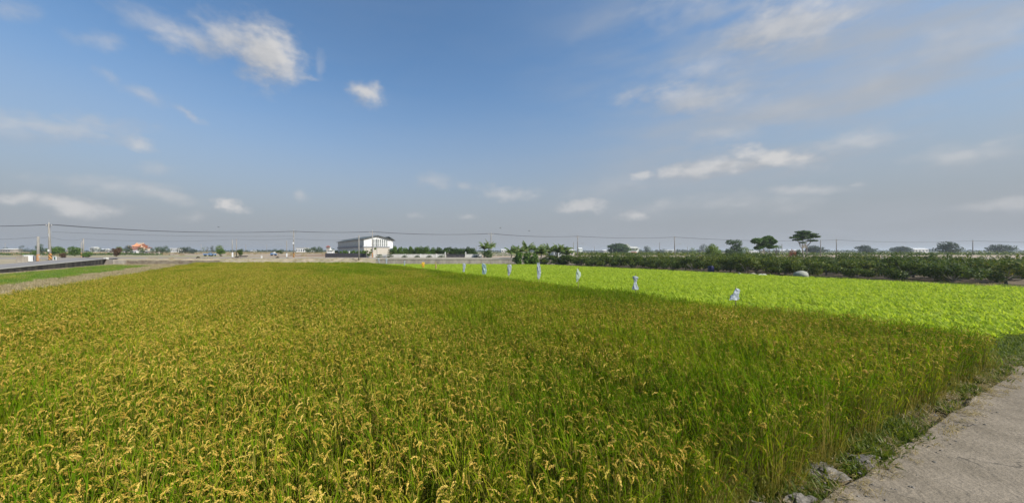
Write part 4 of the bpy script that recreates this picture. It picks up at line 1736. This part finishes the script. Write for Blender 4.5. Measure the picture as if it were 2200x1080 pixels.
tree(598, 537, 14, 108, 'leaning ragged small tree beside the small blue truck', 'lf_orch', clear=.35, nleaf=1000, inner=.2,
     lobes=lambda w, h: [((.2 * w, 0, h * .8), w * .35, w * .3, h * .2), ((-.1 * w, 0, h * .72), w * .3, w * .3, h * .2), ((.45 * w, 0, h * .5), w * .3, w * .2, h * .15)])
for px, ty, wp_ in ((580, 536, 12), (590, 534, 14), (606, 535, 14), (567, 537, 12), (545, 538, 14), (530, 538, 12), (555, 538, 12)):
    tree(px, ty, wp_, 320, 'low dark far tree behind the small blue truck', 'lf_grey', clear=0, nleaf=500, group='far trees in the middle left')
for i, (px, ty, wp_) in enumerate(((661, 532, 14), (670, 531, 14), (678, 530, 13), (686, 529, 13), (691, 531, 8))):
    tree(px, ty, wp_, 230, 'dark tree of the dense wood left of the cream tower', 'lf_dark', clear=0, nleaf=1300, group='dense wood left of the tower')
tree(713, 533, 14, 140, 'dark tree right beside the cream tower', 'lf_dark', clear=.05, nleaf=1000)
tree(724, 537, 12, 120, 'green shrub at the left end of the building hedge', 'lf_mid', clear=0, nleaf=800, cat='bush', name='bush')
# hedge in front of the grey side
for i in range(10):
    px = 733 + i * 5.8
    tree(px, 538.5 - (i % 3) * .6, 9.5, 84, 'clipped green shrub in the hedge behind the dark fence', 'lf_mid', clear=0, nleaf=650, size=.2, cat='shrub', name='shrub', group='hedge behind the dark fence', depth=1.2)
# fruit trees behind the white wall
for i in range(15):
    px = 846 + i * 12.2
    ty = 528.8 + (i * 37 % 5) * .7 + (1.2 if i > 7 else 0)
    tree(px, ty, 18, 86, 'bushy green fruit tree behind the white garden wall', 'lf_mid' if i < 8 else 'lf_dark', clear=.02, nleaf=1300, size=.26, group='fruit trees behind the white wall')
# small shaped trees in front of the wall


def tiers(k):
    def fn_(w, h):
        L_ = []
        for i in range(k):
            f = (i + .6) / k
            r = w * (.42 - .22 * i / max(1, k))
            L_.append(((r * .5, 0, h * f * .92), r * .7, r * .8, h * .09))
            L_.append(((-r * .5, .1, h * f * .92 - .1), r * .7, r * .8, h * .08))
        return L_
    return fn_


for px, ty, wp_, k, lb in [(815, 545, 15, 2, 'low dark layered tree before the gable wall'), (838, 533, 16, 4, 'tallest layered tree at the right corner of the gabled building'),
                           (869, 547, 13, 2, 'first layered small tree along the white wall from the building'), (896, 547.5, 13, 2, 'second layered small tree along the white wall'),
                           (922, 547.5, 14, 2, 'third layered small tree along the white wall'), (948, 547, 15, 2, 'layered small tree just left of the gate'),
                           (1024, 547, 14, 2, 'layered small tree before the end piece of the white wall')]:
    tree(px, ty, wp_, 78.6, lb, 'lf_dark', clear=.3, nleaf=900, size=.17, lobes=tiers(k), group='layered garden trees', name='garden_tree')
# sparse flowering tree around the utility pole
tree(795, 532, 26, 79.3, 'sparse twisted pale branched tree around the utility pole at the gable', 'lf_light', clear=.3, nleaf=700, size=.22, bark='palebark', inner=.1,
     lobes=lambda w, h: [((-.42 * w, 0, h * .5), w * .18, .5, h * .12), ((-.25 * w, 0, h * .62), w * .14, .5, h * .1), ((.05 * w, 0, h * .5), w * .15, .5, h * .14),
                         ((.12 * w, 0, h * .78), w * .1, .4, h * .1), ((.42 * w, 0, h * .9), w * .1, .4, h * .13), ((-.1 * w, 0, h * .3), w * .16, .5, h * .12)])
# right skyline
tree(1328, 523.5, 42, 235, 'large domed dark tree left of the white tower house', 'lf_dark', clear=0, nleaf=6000, lob=22, size=.9)
tree(1346, 524, 12, 245, 'dark upright tree touching the white tower house', 'lf_dark', clear=.05, nleaf=1200)
tree(1389, 528, 12, 200, 'rounded green tree right of the white tower house', 'lf_grey', clear=.15, nleaf=1300)
tree(1395, 529, 8, 190, 'pale thin tree right beside the rounded green tree', 'lf_light', clear=.4, nleaf=260)
tree(1377, 534, 10, 230, 'low dark shrub at the right wall of the white tower house', 'lf_dark', nleaf=500)
for px, ty, wp_ in ((1412, 535, 9), (1428, 533.5, 11), (1420, 536, 8), (1467, 534.5, 12), (1440, 537, 10), (1486, 536, 12), (1502, 535, 12), (1455, 537, 10)):
    tree(px, ty, wp_, 330, 'small dark far tree dotted around the second lamp pole', 'lf_grey', clear=0, nleaf=500, group='far trees around the second lamp pole')
tree(1510, 524, 16, 330, 'hazy grey far tree left of the yellow green bush', 'lf_grey', clear=.05, nleaf=900)
tree(1489, 531, 14, 200, 'pale brownish far tree right of the second lamp pole', 'lf_light', clear=.05, nleaf=500)
tree(1533, 524.5, 32, 72, 'yellow green bushy tree standing out of the orchard', 'lf_light', clear=.1, nleaf=3200, lob=12, zb=ZL)
tree(1577, 515, 32, 92, 'dark two lobed tree behind the orchard', 'lf_dark', clear=.4, nleaf=2800, zb=ZL + .3,
     lobes=lambda w, h: [((-.28 * w, 0, h * .88), w * .24, w * .25, h * .13), ((.2 * w, 0, h * .82), w * .30, w * .3, h * .2), ((.05 * w, 0, h * .62), w * .25, w * .25, h * .12),
                         ((.35 * w, 0, h * .55), w * .25, w * .2, h * .12), ((-.3 * w, 0, h * .4), w * .3, w * .25, h * .2), ((.1 * w, 0, h * .35), w * .5, w * .3, h * .2)])
tree(1606, 530, 18, 84, 'pale sparse tree between the two lobed tree and the broad tree', 'lf_light', clear=.5, nleaf=500, inner=.2, zb=ZL + .3, bark='palebark')
tree(1643, 507, 54, 76, 'broad many lobed tree on several pale trunks', 'lf_mid', clear=.42, nleaf=4600, trunks=3, bark='palebark', size=.34, zb=ZL,
     lobes=lambda w, h: [((-.33 * w, 0, h * .82), w * .17, w * .18, h * .11), ((-.12 * w, 0, h * .80), w * .17, w * .2, h * .13), ((.12 * w, 0, h * .90), w * .16, w * .2, h * .11),
                         ((.26 * w, 0, h * .80), w * .15, w * .2, h * .13), ((.05 * w, .5, h * .68), w * .2, w * .2, h * .10), ((-.26 * w, 0, h * .56), w * .13, w * .15, h * .07),
                         ((.22 * w, 0, h * .60), w * .12, w * .15, h * .08), ((-.1 * w, 0, h * .6), w * .1, w * .1, h * .06)])
tree(1667, 526, 14, 78, 'slim small tree beside the broad many lobed tree', 'lf_mid', clear=.6, nleaf=420, zb=ZL, bark='palebark', shape='umbrella')
tree(1729, 494, 58, 74, 'flat topped tree with thin spreading layers and two bare trunks', 'lf_dark', clear=.5, nleaf=3600, trunks=2, bark='palebark', size=.30, zb=ZL,
     lobes=lambda w, h: [((-.05 * w, 0, h * .93), w * .20, w * .2, h * .055), ((-.14 * w, 0, h * .84), w * .22, w * .2, h * .045), ((.2 * w, 0, h * .86), w * .2, w * .2, h * .045),
                         ((-.38 * w, 0, h * .77), w * .15, w * .15, h * .03), ((.38 * w, 0, h * .80), w * .14, w * .15, h * .035), ((.0 * w, 0, h * .76), w * .2, w * .2, h * .04),
                         ((.28 * w, 0, h * .68), w * .17, w * .15, h * .025), ((-.1 * w, 0, h * .62), w * .1, w * .1, h * .02), ((-.26 * w, 0, h * .70), w * .14, w * .14, h * .025)])
tree(1751, 528.5, 32, 220, 'wide low domed far tree right of the flat topped tree', 'lf_grey', clear=0, nleaf=2200, lob=14)
tree(1701, 537, 13, 66, 'rust red bush among the orchard trees', 'lf_rust', clear=.1, nleaf=900, cat='bush', name='bush', zb=ZL)
tree(1714, 535, 14, 68, 'dark upright bush right of the rust red bush', 'lf_dark', clear=.05, nleaf=900, cat='bush', name='bush', zb=ZL)
for px, ty, wp_, Y in ((1860, 527, 30, 200), (1935, 530, 34, 240), (2040, 520, 40, 150), (2150, 526, 36, 190)):
    tree(px, ty, wp_, Y, 'rounded grey green tree on the skyline at the far right', 'lf_grey', clear=.1, nleaf=1600, lob=12, group='rounded trees at the far right')


# banana plants
def banana(px, ty, Y, label, seed, zb=ZL + .2, n=24, group='banana plants', wind=.5, wide=1.0):
    rng = random.Random(seed)
    h = EYE + (540 - ty) / F * Y - zb
    t = thing('banana_plant', gp(px, Y, zb), label, 'banana plant', group)
    b = MB()
    st = h * .5
    b.tube([(0, 0, -.1), (.05, 0, st * .5), (.1, 0, st)], [.16, .13, .09], 9)
    b.build('stem', M['palebark'], t)
    for k in range(n):
        az = k * 2.4 + rng.uniform(-.3, .3)
        tilt = rng.uniform(.05, .9)
        Ln = h * rng.uniform(.38, .56) * wide
        pts = [Vector((.1, 0, st))]
        q = pts[0].copy()
        for i in range(8):
            a = tilt + (.9 + .3 * (k % 4)) * i / 8
            d = Vector((math.cos(az) * math.sin(a) + wind * i / 10, math.sin(az) * math.sin(a), math.cos(a))).normalized()
            q = q + d * Ln / 8
            pts.append(q.copy())
        b = MB()
        b.tube(pts, [.03, .028, .025, .022, .02, .016, .012, .008, .004], 4, cap=False)
        # torn strips either side of the midrib
        for i in range(1, 24):
            f = i / 24
            u = f * 8
            j = min(7, int(u))
            c = pts[j].lerp(pts[j + 1], u - j)
            dr = (pts[j + 1] - pts[j]).normalized()
            wl_ = .47 * math.sin(math.pi * min(1, f * .93 + .07)) ** .6 * h / 4.5
            for sg in (-1, 1):
                sd = dr.cross(Vector((0, 0, 1)))
                if sd.length < .1:
                    sd = Vector((1, 0, 0))
                sd = (sd.normalized() * sg + dr * .35 + Vector((wind * .3, 0, -.35 - rng.uniform(0, .6)))).normalized()
                e = c + sd * wl_ * rng.uniform(.8, 1.15)
                hw = dr * (Ln / 24 * rng.uniform(.42, .6))
                b.face([c - hw, c + hw, e + hw * .8 + Vector((0, 0, -.03)), e - hw * .8])
        b.build('leaf', M['banana'], t)
    return t


for i, (px, ty, Y) in enumerate([(1098, 524, 66), (1113, 519, 67), (1130, 515, 68), (1153, 519, 66), (1162, 524, 65), (1179, 520, 69), (1197, 518, 67), (1208, 519, 66), (1216, 527, 64)]):
    banana(px, ty, Y, 'windblown banana plant behind the bright green field', 60 + i)
banana(1040, 517, 76, 'left plant of the big leafy clump at the end of the white wall', 81, n=24, zb=ZP, wind=.2, wide=1.15, group='leafy clump at the wall end')
banana(1050, 515, 77, 'right and tallest plant of the big leafy clump at the end of the white wall', 82, n=24, zb=ZP, wind=.4, wide=1.15, group='leafy clump at the wall end')
tree(1047, 536, 28, 75, 'dark low bush under the big leafy clump', 'lf_dark', clear=0, nleaf=1200, cat='bush', name='bush')
for i, (px, ty, w_) in enumerate(((1112, 541, 22), (1132, 543, 20), (1148, 546, 20))):
    tree(px, ty, w_, 62, ['light green broadleaf bush at the foot of the first banana plants', 'light green broadleaf bush under the tallest banana plant', 'low green bush between the banana plants and the orchard'][i],
         'lf_mid', clear=0, nleaf=1400, size=.3, cat='bush', name='bush', zb=ZL)


# orchard
def orchard_proto(seed):
    rng = random.Random(seed)
    t = thing('orchard_tree', (0, 0, 0), 'x', 'fruit tree', 'low orchard trees in rows behind the bright green field')
    lb = []
    for i in range(9):
        a = i * .7 + rng.uniform(-.3, .3)
        r = rng.uniform(.45, 1.15)
        lb.append(((math.cos(a) * r, math.sin(a) * r, rng.uniform(.55, 1.6)), rng.uniform(.4, .65), rng.uniform(.4, .65), rng.uniform(.32, .5)))
    b = MB()
    leaves(b, lb, 2500, .15, rng, inner=.25)
    # upward shoots
    for i in range(16):
        a, r = rng.uniform(0, 6.28), rng.uniform(0, 1.2)
        p = Vector((math.cos(a) * r, math.sin(a) * r, 1.5))
        for k in range(12):
            q = p + Vector((rng.uniform(-.07, .07), rng.uniform(-.07, .07), k * .055))
            u, v = rv(rng).normalized() * .07, rv(rng).normalized() * .045
            b.face([q - u, q + v, q + u, q - v])
    b.build('crown', M['lf_orch'], t)
    b = MB()
    b.tube([(0, 0, -.1), (.03, 0, .3)], [.09, .07], 7)
    for c, *_ in lb:
        c = Vector(c)
        b.tube([(.03, 0, .28), Vector((.03, 0, .3)).lerp(c, .5) + Vector((0, 0, -.12)), c], [.05, .035, .012], 5, cap=False)
    b.build('trunk', M['palebark'], t)
    return t


protos = [orchard_proto(500 + i) for i in range(5)]
ocount = 0
rng = random.Random(77)
LAB_O = {0: 'low spreading fruit tree in the front row of the orchard', 1: 'low spreading fruit tree in the back rows of the orchard, behind the front row'}
for r in range(9):
    n = 48.2 + r * 3.2
    t = -14
    while t < 60:
        t += 2.55
        p = nt(n + rng.uniform(-.3, .3), t + rng.uniform(-.35, .35), ZL)
        if p.y > 66.5 or p.y < 12 or p.x > 1.83 * p.y + 2:
            continue
        if p.x < .235 * p.y + 4:
            continue
        if ocount >= 295 or rng.random() < .03:
            continue
        src = protos[ocount % 5]
        c = src if ocount < 5 else dup(src)
        c['label'] = LAB_O[0 if r == 0 else 1]
        c['group'] = 'front row of the orchard' if r == 0 else 'back rows of the orchard'
        s = rng.uniform(.92, 1.18) * (.9 + .12 * noise.noise(Vector((p.x * .1, p.y * .1, 0))))
        c.location = p
        c.rotation_euler = (0, 0, rng.uniform(0, 6.28))
        c.scale = (s * 1.12, s * 1.12, s * rng.uniform(.9, 1.08))
        ocount += 1

# things along the orchard edge
kk = 46.3


def oedge(px, n=46.4):
    k = (px - 960) / F
    Y = n / (.877 * k + .48)
    return gp(px, Y, ZL)


b = MB()
b.lathe((0, 0, 0), [(.24, 0), (.29, .08), (.30, .4), (.29, .72), (.25, .82), (.24, .84)], 16)
t = thing('barrel', oedge(1527) + Vector((0, 0, .03)), 'dark blue plastic barrel at the orchard edge', 'barrel')
b.build('drum', M['bluedark'], t, smooth=True)
b = MB()
for z in (.25, .55):
    b.tube([(0, 0, z - .02), (0, 0, z + .02)], .315, 16)
b.build('hoop', M['bluedark'], t)
b = MB()
b.rock((0, 0, .2), (.62, .5, .48), 9, sub=3, amp=.12)
tag(b.build('covered_pile', M['tarp'], loc=oedge(1720), smooth=True), 'grey rounded tarpaulin covered mound at the right end of the orchard edge', 'mound')
random.seed(14)
for px, s, m, lb in [(1638, .28, 'white', 'bright white piece of litter under the orchard trees'), (1590, .20, 'white2', 'small pale stone left of the white litter'),
                     (1617, .30, 'wallgrey', 'grey brown stone slab between the pale stone and the white litter'), (1560, .18, 'white2', 'small pale stone just right of the blue barrel'),
                     (1505, .2, 'white2', 'pale stone left of the blue barrel'), (1464, .2, 'wallgrey', 'grey stone at the orchard edge left of the pale stone')]:
    b = MB()
    b.rock((0, 0, s * .3), (s * 1.3, s * .7, s * .5), px, sub=2, amp=.3)
    tag(b.build('stone', M[m], loc=oedge(px, 46.6 if m != 'white' else 46.2)), lb, 'stone', 'stones and litter at the orchard edge')


# ------------------------------------------------------------------ far buildings
def simple_house(name, px, ty, wpx, Y, label, wall='white', roof='roof', dep=8, roof_h=.22, nwin=3, storeys=1, rz=0, cat='building', flat=False):
    w = wpx / F * Y
    h = EYE + (540 - ty) / F * Y - ZP
    t = thing(name, gp(px, Y, ZP), label, cat, rz=rz)
    rh = 0 if flat else h * roof_h
    b = MB()
    b.box((0, dep / 2, (h - rh) / 2), (w, dep, h - rh))
    b.build('wall', M[wall], t)
    b = MB()
    if flat:
        b.box((0, dep / 2, h - .05), (w + .6, dep + .6, .25))
    else:
        z = h - rh
        A = [(-w / 2 - .4, -.4, z + .003), (w / 2 + .4, -.4, z + .003), (w / 2 + .4, dep + .4, z + .003), (-w / 2 - .4, dep + .4, z + .003), (-w / 2 - .4, dep / 2, h), (w / 2 + .4, dep / 2, h)]
        b.add(A, [(0, 1, 5, 4), (2, 3, 4, 5), (0, 4, 3), (1, 2, 5), (3, 2, 1, 0)])
    b.build('roof', M[roof], t)
    sh = (h - rh) / storeys
    for s in range(storeys):
        for k in range(nwin):
            x = (k + .5) / nwin * w - w / 2
            b = MB()
            b.box((x, -.03, sh * (s + .55)), (w / nwin * .45, .08, sh * .38))
            f = b.build('window', M['window'], t)
            b = MB()
            b.box((x, -.06, sh * (s + .55) - sh * .22), (w / nwin * .55, .14, sh * .06))
            b.build('sill', M['white2'], f)
    return t


simple_house('shed', 11, 533.5, 22, 260, 'long low pale roofed shed at the left edge', 'wallgrey', 'white2', nwin=4)
simple_house('farmhouse', 366, 532.5, 1, 1, 'x') if False else None
simple_house('warehouse', 374, 533, 17, 260, 'long low bright white building between the two tree clumps', 'white', 'white', flat=True, nwin=4)
simple_house('house', 146, 533, 10, 300, 'small pale house with white roof between the two round trees', 'white2', 'white', nwin=2)
simple_house('house', 197, 530, 9, 420, 'hazy pale house right of the plain concrete pole', 'white2', 'white2', nwin=2, storeys=2)
simple_house('house', 220, 534, 9, 400, 'hazy pale house with white roof left of the reddish tree', 'white2', 'white', nwin=2)
simple_house('shed', 234, 536.5, 8, 240, 'small shed with pale roof left of the reddish tree', 'white2', 'white2', nwin=2)
simple_house('shed', 268, 537, 8, 240, 'small white roofed shed left of the temple front', 'white2', 'white', nwin=2)
simple_house('shed', 283, 537, 7, 200, 'white parked container like shed before the temple, on the left', 'white', 'white', nwin=2)
simple_house('shed', 289.5, 537, 6, 200, 'white parked container like shed before the temple, on the right', 'white', 'white', nwin=2)
simple_house('shed', 312, 537.5, 11, 180, 'grey roofed shed right of the temple', 'wallgrey', 'white2', nwin=2)
simple_house('house', 645, 532, 19, 260, 'white flat roofed long house behind the orange based utility pole', 'white', 'white2', flat=True, nwin=4)
simple_house('house', 626, 533.5, 6, 262, 'cream narrow house wing at the left end of the white long house', 'cream', 'white2', nwin=1) if False else None
simple_house('house', 662, 534.5, 9, 255, 'smaller white house right of the orange based utility pole', 'white', 'white2', flat=True, nwin=2)
simple_house('shed', 540, 537.5, 5, 330, 'tiny white shed on the skyline in the middle left', 'white', 'white', nwin=1)
simple_house('shed', 1204, 535, 28, 92, 'grey metal roofed hut hidden behind the banana plants', 'greysiding', 'white2', nwin=3, dep=5)
simple_house('shed', 1229, 534.5, 12, 96, 'beige gable hut right of the banana plants', 'beige', 'white2', nwin=1, dep=5, rz=.3)
simple_house('house', 1248, 532, 7, 520, 'hazy white far house right of the lamp pole', 'white', 'white', nwin=2, storeys=2)
simple_house('house', 1301, 536.5, 7, 330, 'small pale far house left of the domed tree', 'white2', 'white', nwin=2)
simple_house('warehouse', 1440, 536.5, 26, 480, 'long hazy pale warehouse left of the second lamp pole', 'white2', 'white2', nwin=6)
simple_house('warehouse', 1618, 538, 24, 420, 'long white far shed behind the broad many lobed tree', 'white', 'white', nwin=6)
simple_house('warehouse', 1700, 536, 46, 620, 'long hazy white roofed hall behind the flat topped tree', 'white2', 'white', nwin=8)
simple_house('warehouse', 1775, 534, 18, 600, 'hazy blue grey hall at the right', 'greyband', 'greyband', nwin=4)
simple_house('house', 1980, 533, 30, 400, 'pale far house between the rounded trees at the far right', 'white2', 'white', nwin=4)
simple_house('shed', 1085, 535, 16, 420, 'hazy pale far shed left of the banana plants', 'white2', 'white', nwin=3)

# white tower house
Y = 250
s = Y / F
t = thing('tower_house', gp(1360, Y, ZP), 'white two storey house with a tall pointed side tower and red ground floor', 'house')
zz = lambda py: EYE + (540 - py) * s - ZP
b = MB()
b.box((0, 4, zz(533.5) / 2), (24 * s, 8, zz(533.5)))
b.box((0, 3.2, zz(533)), (24.8 * s, 9.6, .35))
b.build('wall', M['white'], t)
b = MB()
b.add([(-12.5 * s, 1, zz(536)), (-4.5 * s, 1, zz(533)), (-4.5 * s, 1, zz(529)), (-10.8 * s, 1, zz(523.3)), (-12.5 * s, 1, zz(524)),
       (-12.5 * s, 6, zz(536)), (-4.5 * s, 6, zz(533)), (-4.5 * s, 6, zz(529)), (-10.8 * s, 6, zz(523.3)), (-12.5 * s, 6, zz(524))],
      [(0, 1, 2, 3, 4), (9, 8, 7, 6, 5), (0, 5, 6, 1), (1, 6, 7, 2), (2, 7, 8, 3), (3, 8, 9, 4), (4, 9, 5, 0)])
b.build('tower', M['white2'], t)
b = MB()
b.box((3.5 * s, 4, zz(530.6)), (16 * s, 6, .7))
b.build('parapet', M['white2'], t)
for x, w_ in ((-8.5, 3), (-.5, 7), (8, 2.6)):
    b = MB()
    b.box((x * s, -.06, zz(535)), (w_ * s, .2, 2.0 * s))
    b.build('window', M['window'], t)
b = MB()
b.box((.6 * s, -.5, zz(542.2)), (12 * s, .5, 2.6 * s))
b.build('shopfront', M['red'], t)
b = MB()
b.box((-14 * s, -2, zz(543)), (7 * s, .4, 1.0 * s))
b.box((12 * s, -2, zz(542)), (8 * s, .4, 2.4 * s))
b.build('yard_wall', M['cream'], t)

# orange temple
Y = 300
s = Y / F
t = thing('temple', gp(290, Y, ZP), 'orange roofed temple with upturned ridges above the dark trees', 'temple')
zz = lambda py: EYE + (540 - py) * s - ZP
b = MB()
b.box((0, 5, zz(534) / 2), (23 * s, 9, zz(534)))
b.build('hall', M['cream'], t)


def temple_roof(w, y0, y1, z0, z1, k):
    bb = MB()
    seg = 12
    for side in (0, 1):
        pr = None
        for i in range(seg + 1):
            u = i / seg * 2 - 1
            lift = .9 * abs(u) ** 3 * k
            low = Vector((u * w / 2, y0 if side == 0 else y1, z0 + lift * .7))
            mid = Vector((u * w / 2 * .92, (y0 * .7 + y1 * .3) if side == 0 else (y1 * .7 + y0 * .3), z0 + (z1 - z0) * .35 + lift * .6))
            top = Vector((u * w / 2 * .8, (y0 + y1) / 2, z1 + lift))
            if pr:
                bb.face([pr[0], low, mid, pr[1]])
                bb.face([pr[1], mid, top, pr[2]])
            pr = (low, mid, top)
    return bb


rf = temple_roof(27 * s, -1.5, 11.5, zz(533.5), zz(529.5), 1.6).build('lower_roof', M['terra'], t)
b = MB()
b.box((0, 5, zz(530.5)), (13 * s, 5, 2.2))
b.build('upper_hall', M['cream'], t)
temple_roof(19 * s, .5, 9.5, zz(529.5), zz(524.8), 1.5).build('upper_roof', M['terra'], t)
b = MB()
for i in range(13):
    u = i / 12 * 2 - 1
    b.box((u * 6.5 * s, 5, zz(524.6) + .5 + .7 * abs(u) ** 3), (1.2 * s, .5, .9))
for u in (-1, -.35, 0, .35, 1):
    b.tube([(u * 7 * s, 5, zz(524)), (u * 7 * s + .3, 5, zz(522.4)), (u * 7 * s + .1, 5, zz(521.2))], [.45, .3, .1], 6)
for u in (-1, 1):
    b.tube([(u * 13 * s, 0, zz(531)), (u * 13.8 * s, 0, zz(528)), (u * 14 * s, 0, zz(526.6))], [.4, .3, .1], 6)
b.build('ridge_ornaments', M['cream'], t)
for u in (-.8, -.4, 0, .4, .8):
    b = MB()
    b.tube([(u * 11 * s, -.8, 0), (u * 11 * s, -.8, zz(533.8))], .35, 8)
    b.build('column', M['red'], t)

# far guard rail
gr = thing('guard_rail', (gx(1000, 105), 105, ZP), 'pale low guard rail beyond the white wall', 'railing')
b = MB()
b.box((8, 0, .75), (17, .06, .16))
b.box((8, 0, .45), (17, .06, .14))
b.build('rail', M['edge_line'], gr)
for k in range(9):
    b = MB()
    b.box((k * 2, .08, .4), (.1, .1, .85))
    b.build('post', M['steel'], gr)

# far off woods and shelter belts that read as one mass
for nm, Yr, xr, cnt, sz, hh, lb, m in [('distant_wood', (560, 900), (-1300, 1700), 26000, 2.6, 5.2, 'hazy low wood along the whole horizon', 'lf_grey'),
                                       ('shelter_belt', (118, 150), (60, 420), 14000, .5, 1.7, 'dark low shrub belt behind the orchard at the right', 'lf_orch'),
                                       ('crop_belt', (125, 135), (-230, -112), 5200, .45, 1.0, 'dark green low crop strip at the far left', 'lf_dark'),
                                       ('shrub_belt', (105, 175), (14, 110), 7000, .5, 1.3, 'dull green scrub beyond the banana plants', 'lf_orch')]:
    b = MB()
    rr = random.Random(len(nm) * 31)
    for i in range(cnt):
        X = rr.uniform(*xr)
        Yv = rr.uniform(*Yr)
        if abs(X / Yv) > 2.2:
            continue
        k = .55 + .6 * noise.noise(Vector((X * (.02 if Yr[0] > 500 else .15), Yv * .05, 1))) + .35 * noise.noise(Vector((X * (.08 if Yr[0] > 500 else .6), Yv * .1, 7)))
        if k < .12:
            continue
        z = ZP + rr.random() ** .7 * hh * min(1.25, k)
        q = Vector((X, Yv, z))
        u = rv(rr).normalized() * sz * rr.uniform(.3, .7)
        v = rv(rr).normalized() * sz * rr.uniform(.3, .7)
        b.face([q - u, q + v, q + u, q - v])
    o = b.build(nm, M[m])
    tag(o, lb, kind='stuff')

# birds
for px, py, Y, lb in [(470, 488, 45, 'tiny dark bird in the sky above the blue trucks'), (1075, 490, 50, 'tiny pale bird in the sky right of the wall end pole'),
                      (1137, 496, 50, 'tiny dark bird in the sky above the banana plants')]:
    b = MB()
    b.tube([(-.14, 0, 0), (-.05, 0, .02), (.05, 0, .02), (.12, 0, .03), (.15, 0, .02)], [.01, .035, .035, .02, .004], 7)
    b.face([(.04, 0, .03), (-.05, 0, .03), (-.10, -.22, .10), (-.02, -.24, .10)])
    b.face([(.04, 0, .03), (-.05, 0, .03), (-.10, .22, .10), (-.02, .24, .10)])
    b.face([(-.12, 0, 0), (-.2, -.03, 0), (-.2, .03, 0)])
    tag(b.build('bird', M['greyband'], loc=at(px, py, Y)), lb, 'bird')

# ------------------------------------------------------------------ hazy air
HAZE = True
if HAZE:
    b = MB()
    b.box((0, 1970, 8.5), (8100, 4160, 19.4))
    hm = bpy.data.materials.new('haze_air')
    hm.use_nodes = True
    t = hm.node_tree
    t.nodes.remove(t.nodes['Principled BSDF'])
    pv = N('ShaderNodeVolumePrincipled', t)
    pv.inputs['Color'].default_value = (.80, .87, .95, 1)
    pv.inputs['Density'].default_value = .00038
    pv.inputs['Anisotropy'].default_value = .2
    t.links.new(pv.outputs[0], t.nodes['Material Output'].inputs['Volume'])
    o = b.build('haze', hm)
    tag(o, kind='stuff')

ORD = ['leftmost', 'second', 'third', 'fourth', 'fifth', 'sixth', 'seventh', 'eighth', 'ninth', 'tenth', 'eleventh', 'twelfth', 'thirteenth',
       'fourteenth', 'fifteenth', 'sixteenth', 'seventeenth', 'eighteenth', 'nineteenth', 'twentieth', 'twenty first', 'twenty second', 'twenty third', 'twenty fourth']
byl = {}
for o in list(SC.objects):
    if o.parent is None and o.get('label'):
        byl.setdefault(o['label'], []).append(o)
for lb, os_ in byl.items():
    if 1 < len(os_) <= 24:
        os_.sort(key=lambda o: o.location.x / o.location.y)
        for i, o in enumerate(os_):
            o['label'] = (ORD[i] if i == 0 else ORD[i] + ' from left') + ', ' + lb
            if len(o['label'].split()) > 16:
                print('LONG', o['label'])

print('counts: rice', NRICE, 'veg', NVEG, 'orchard', ocount)
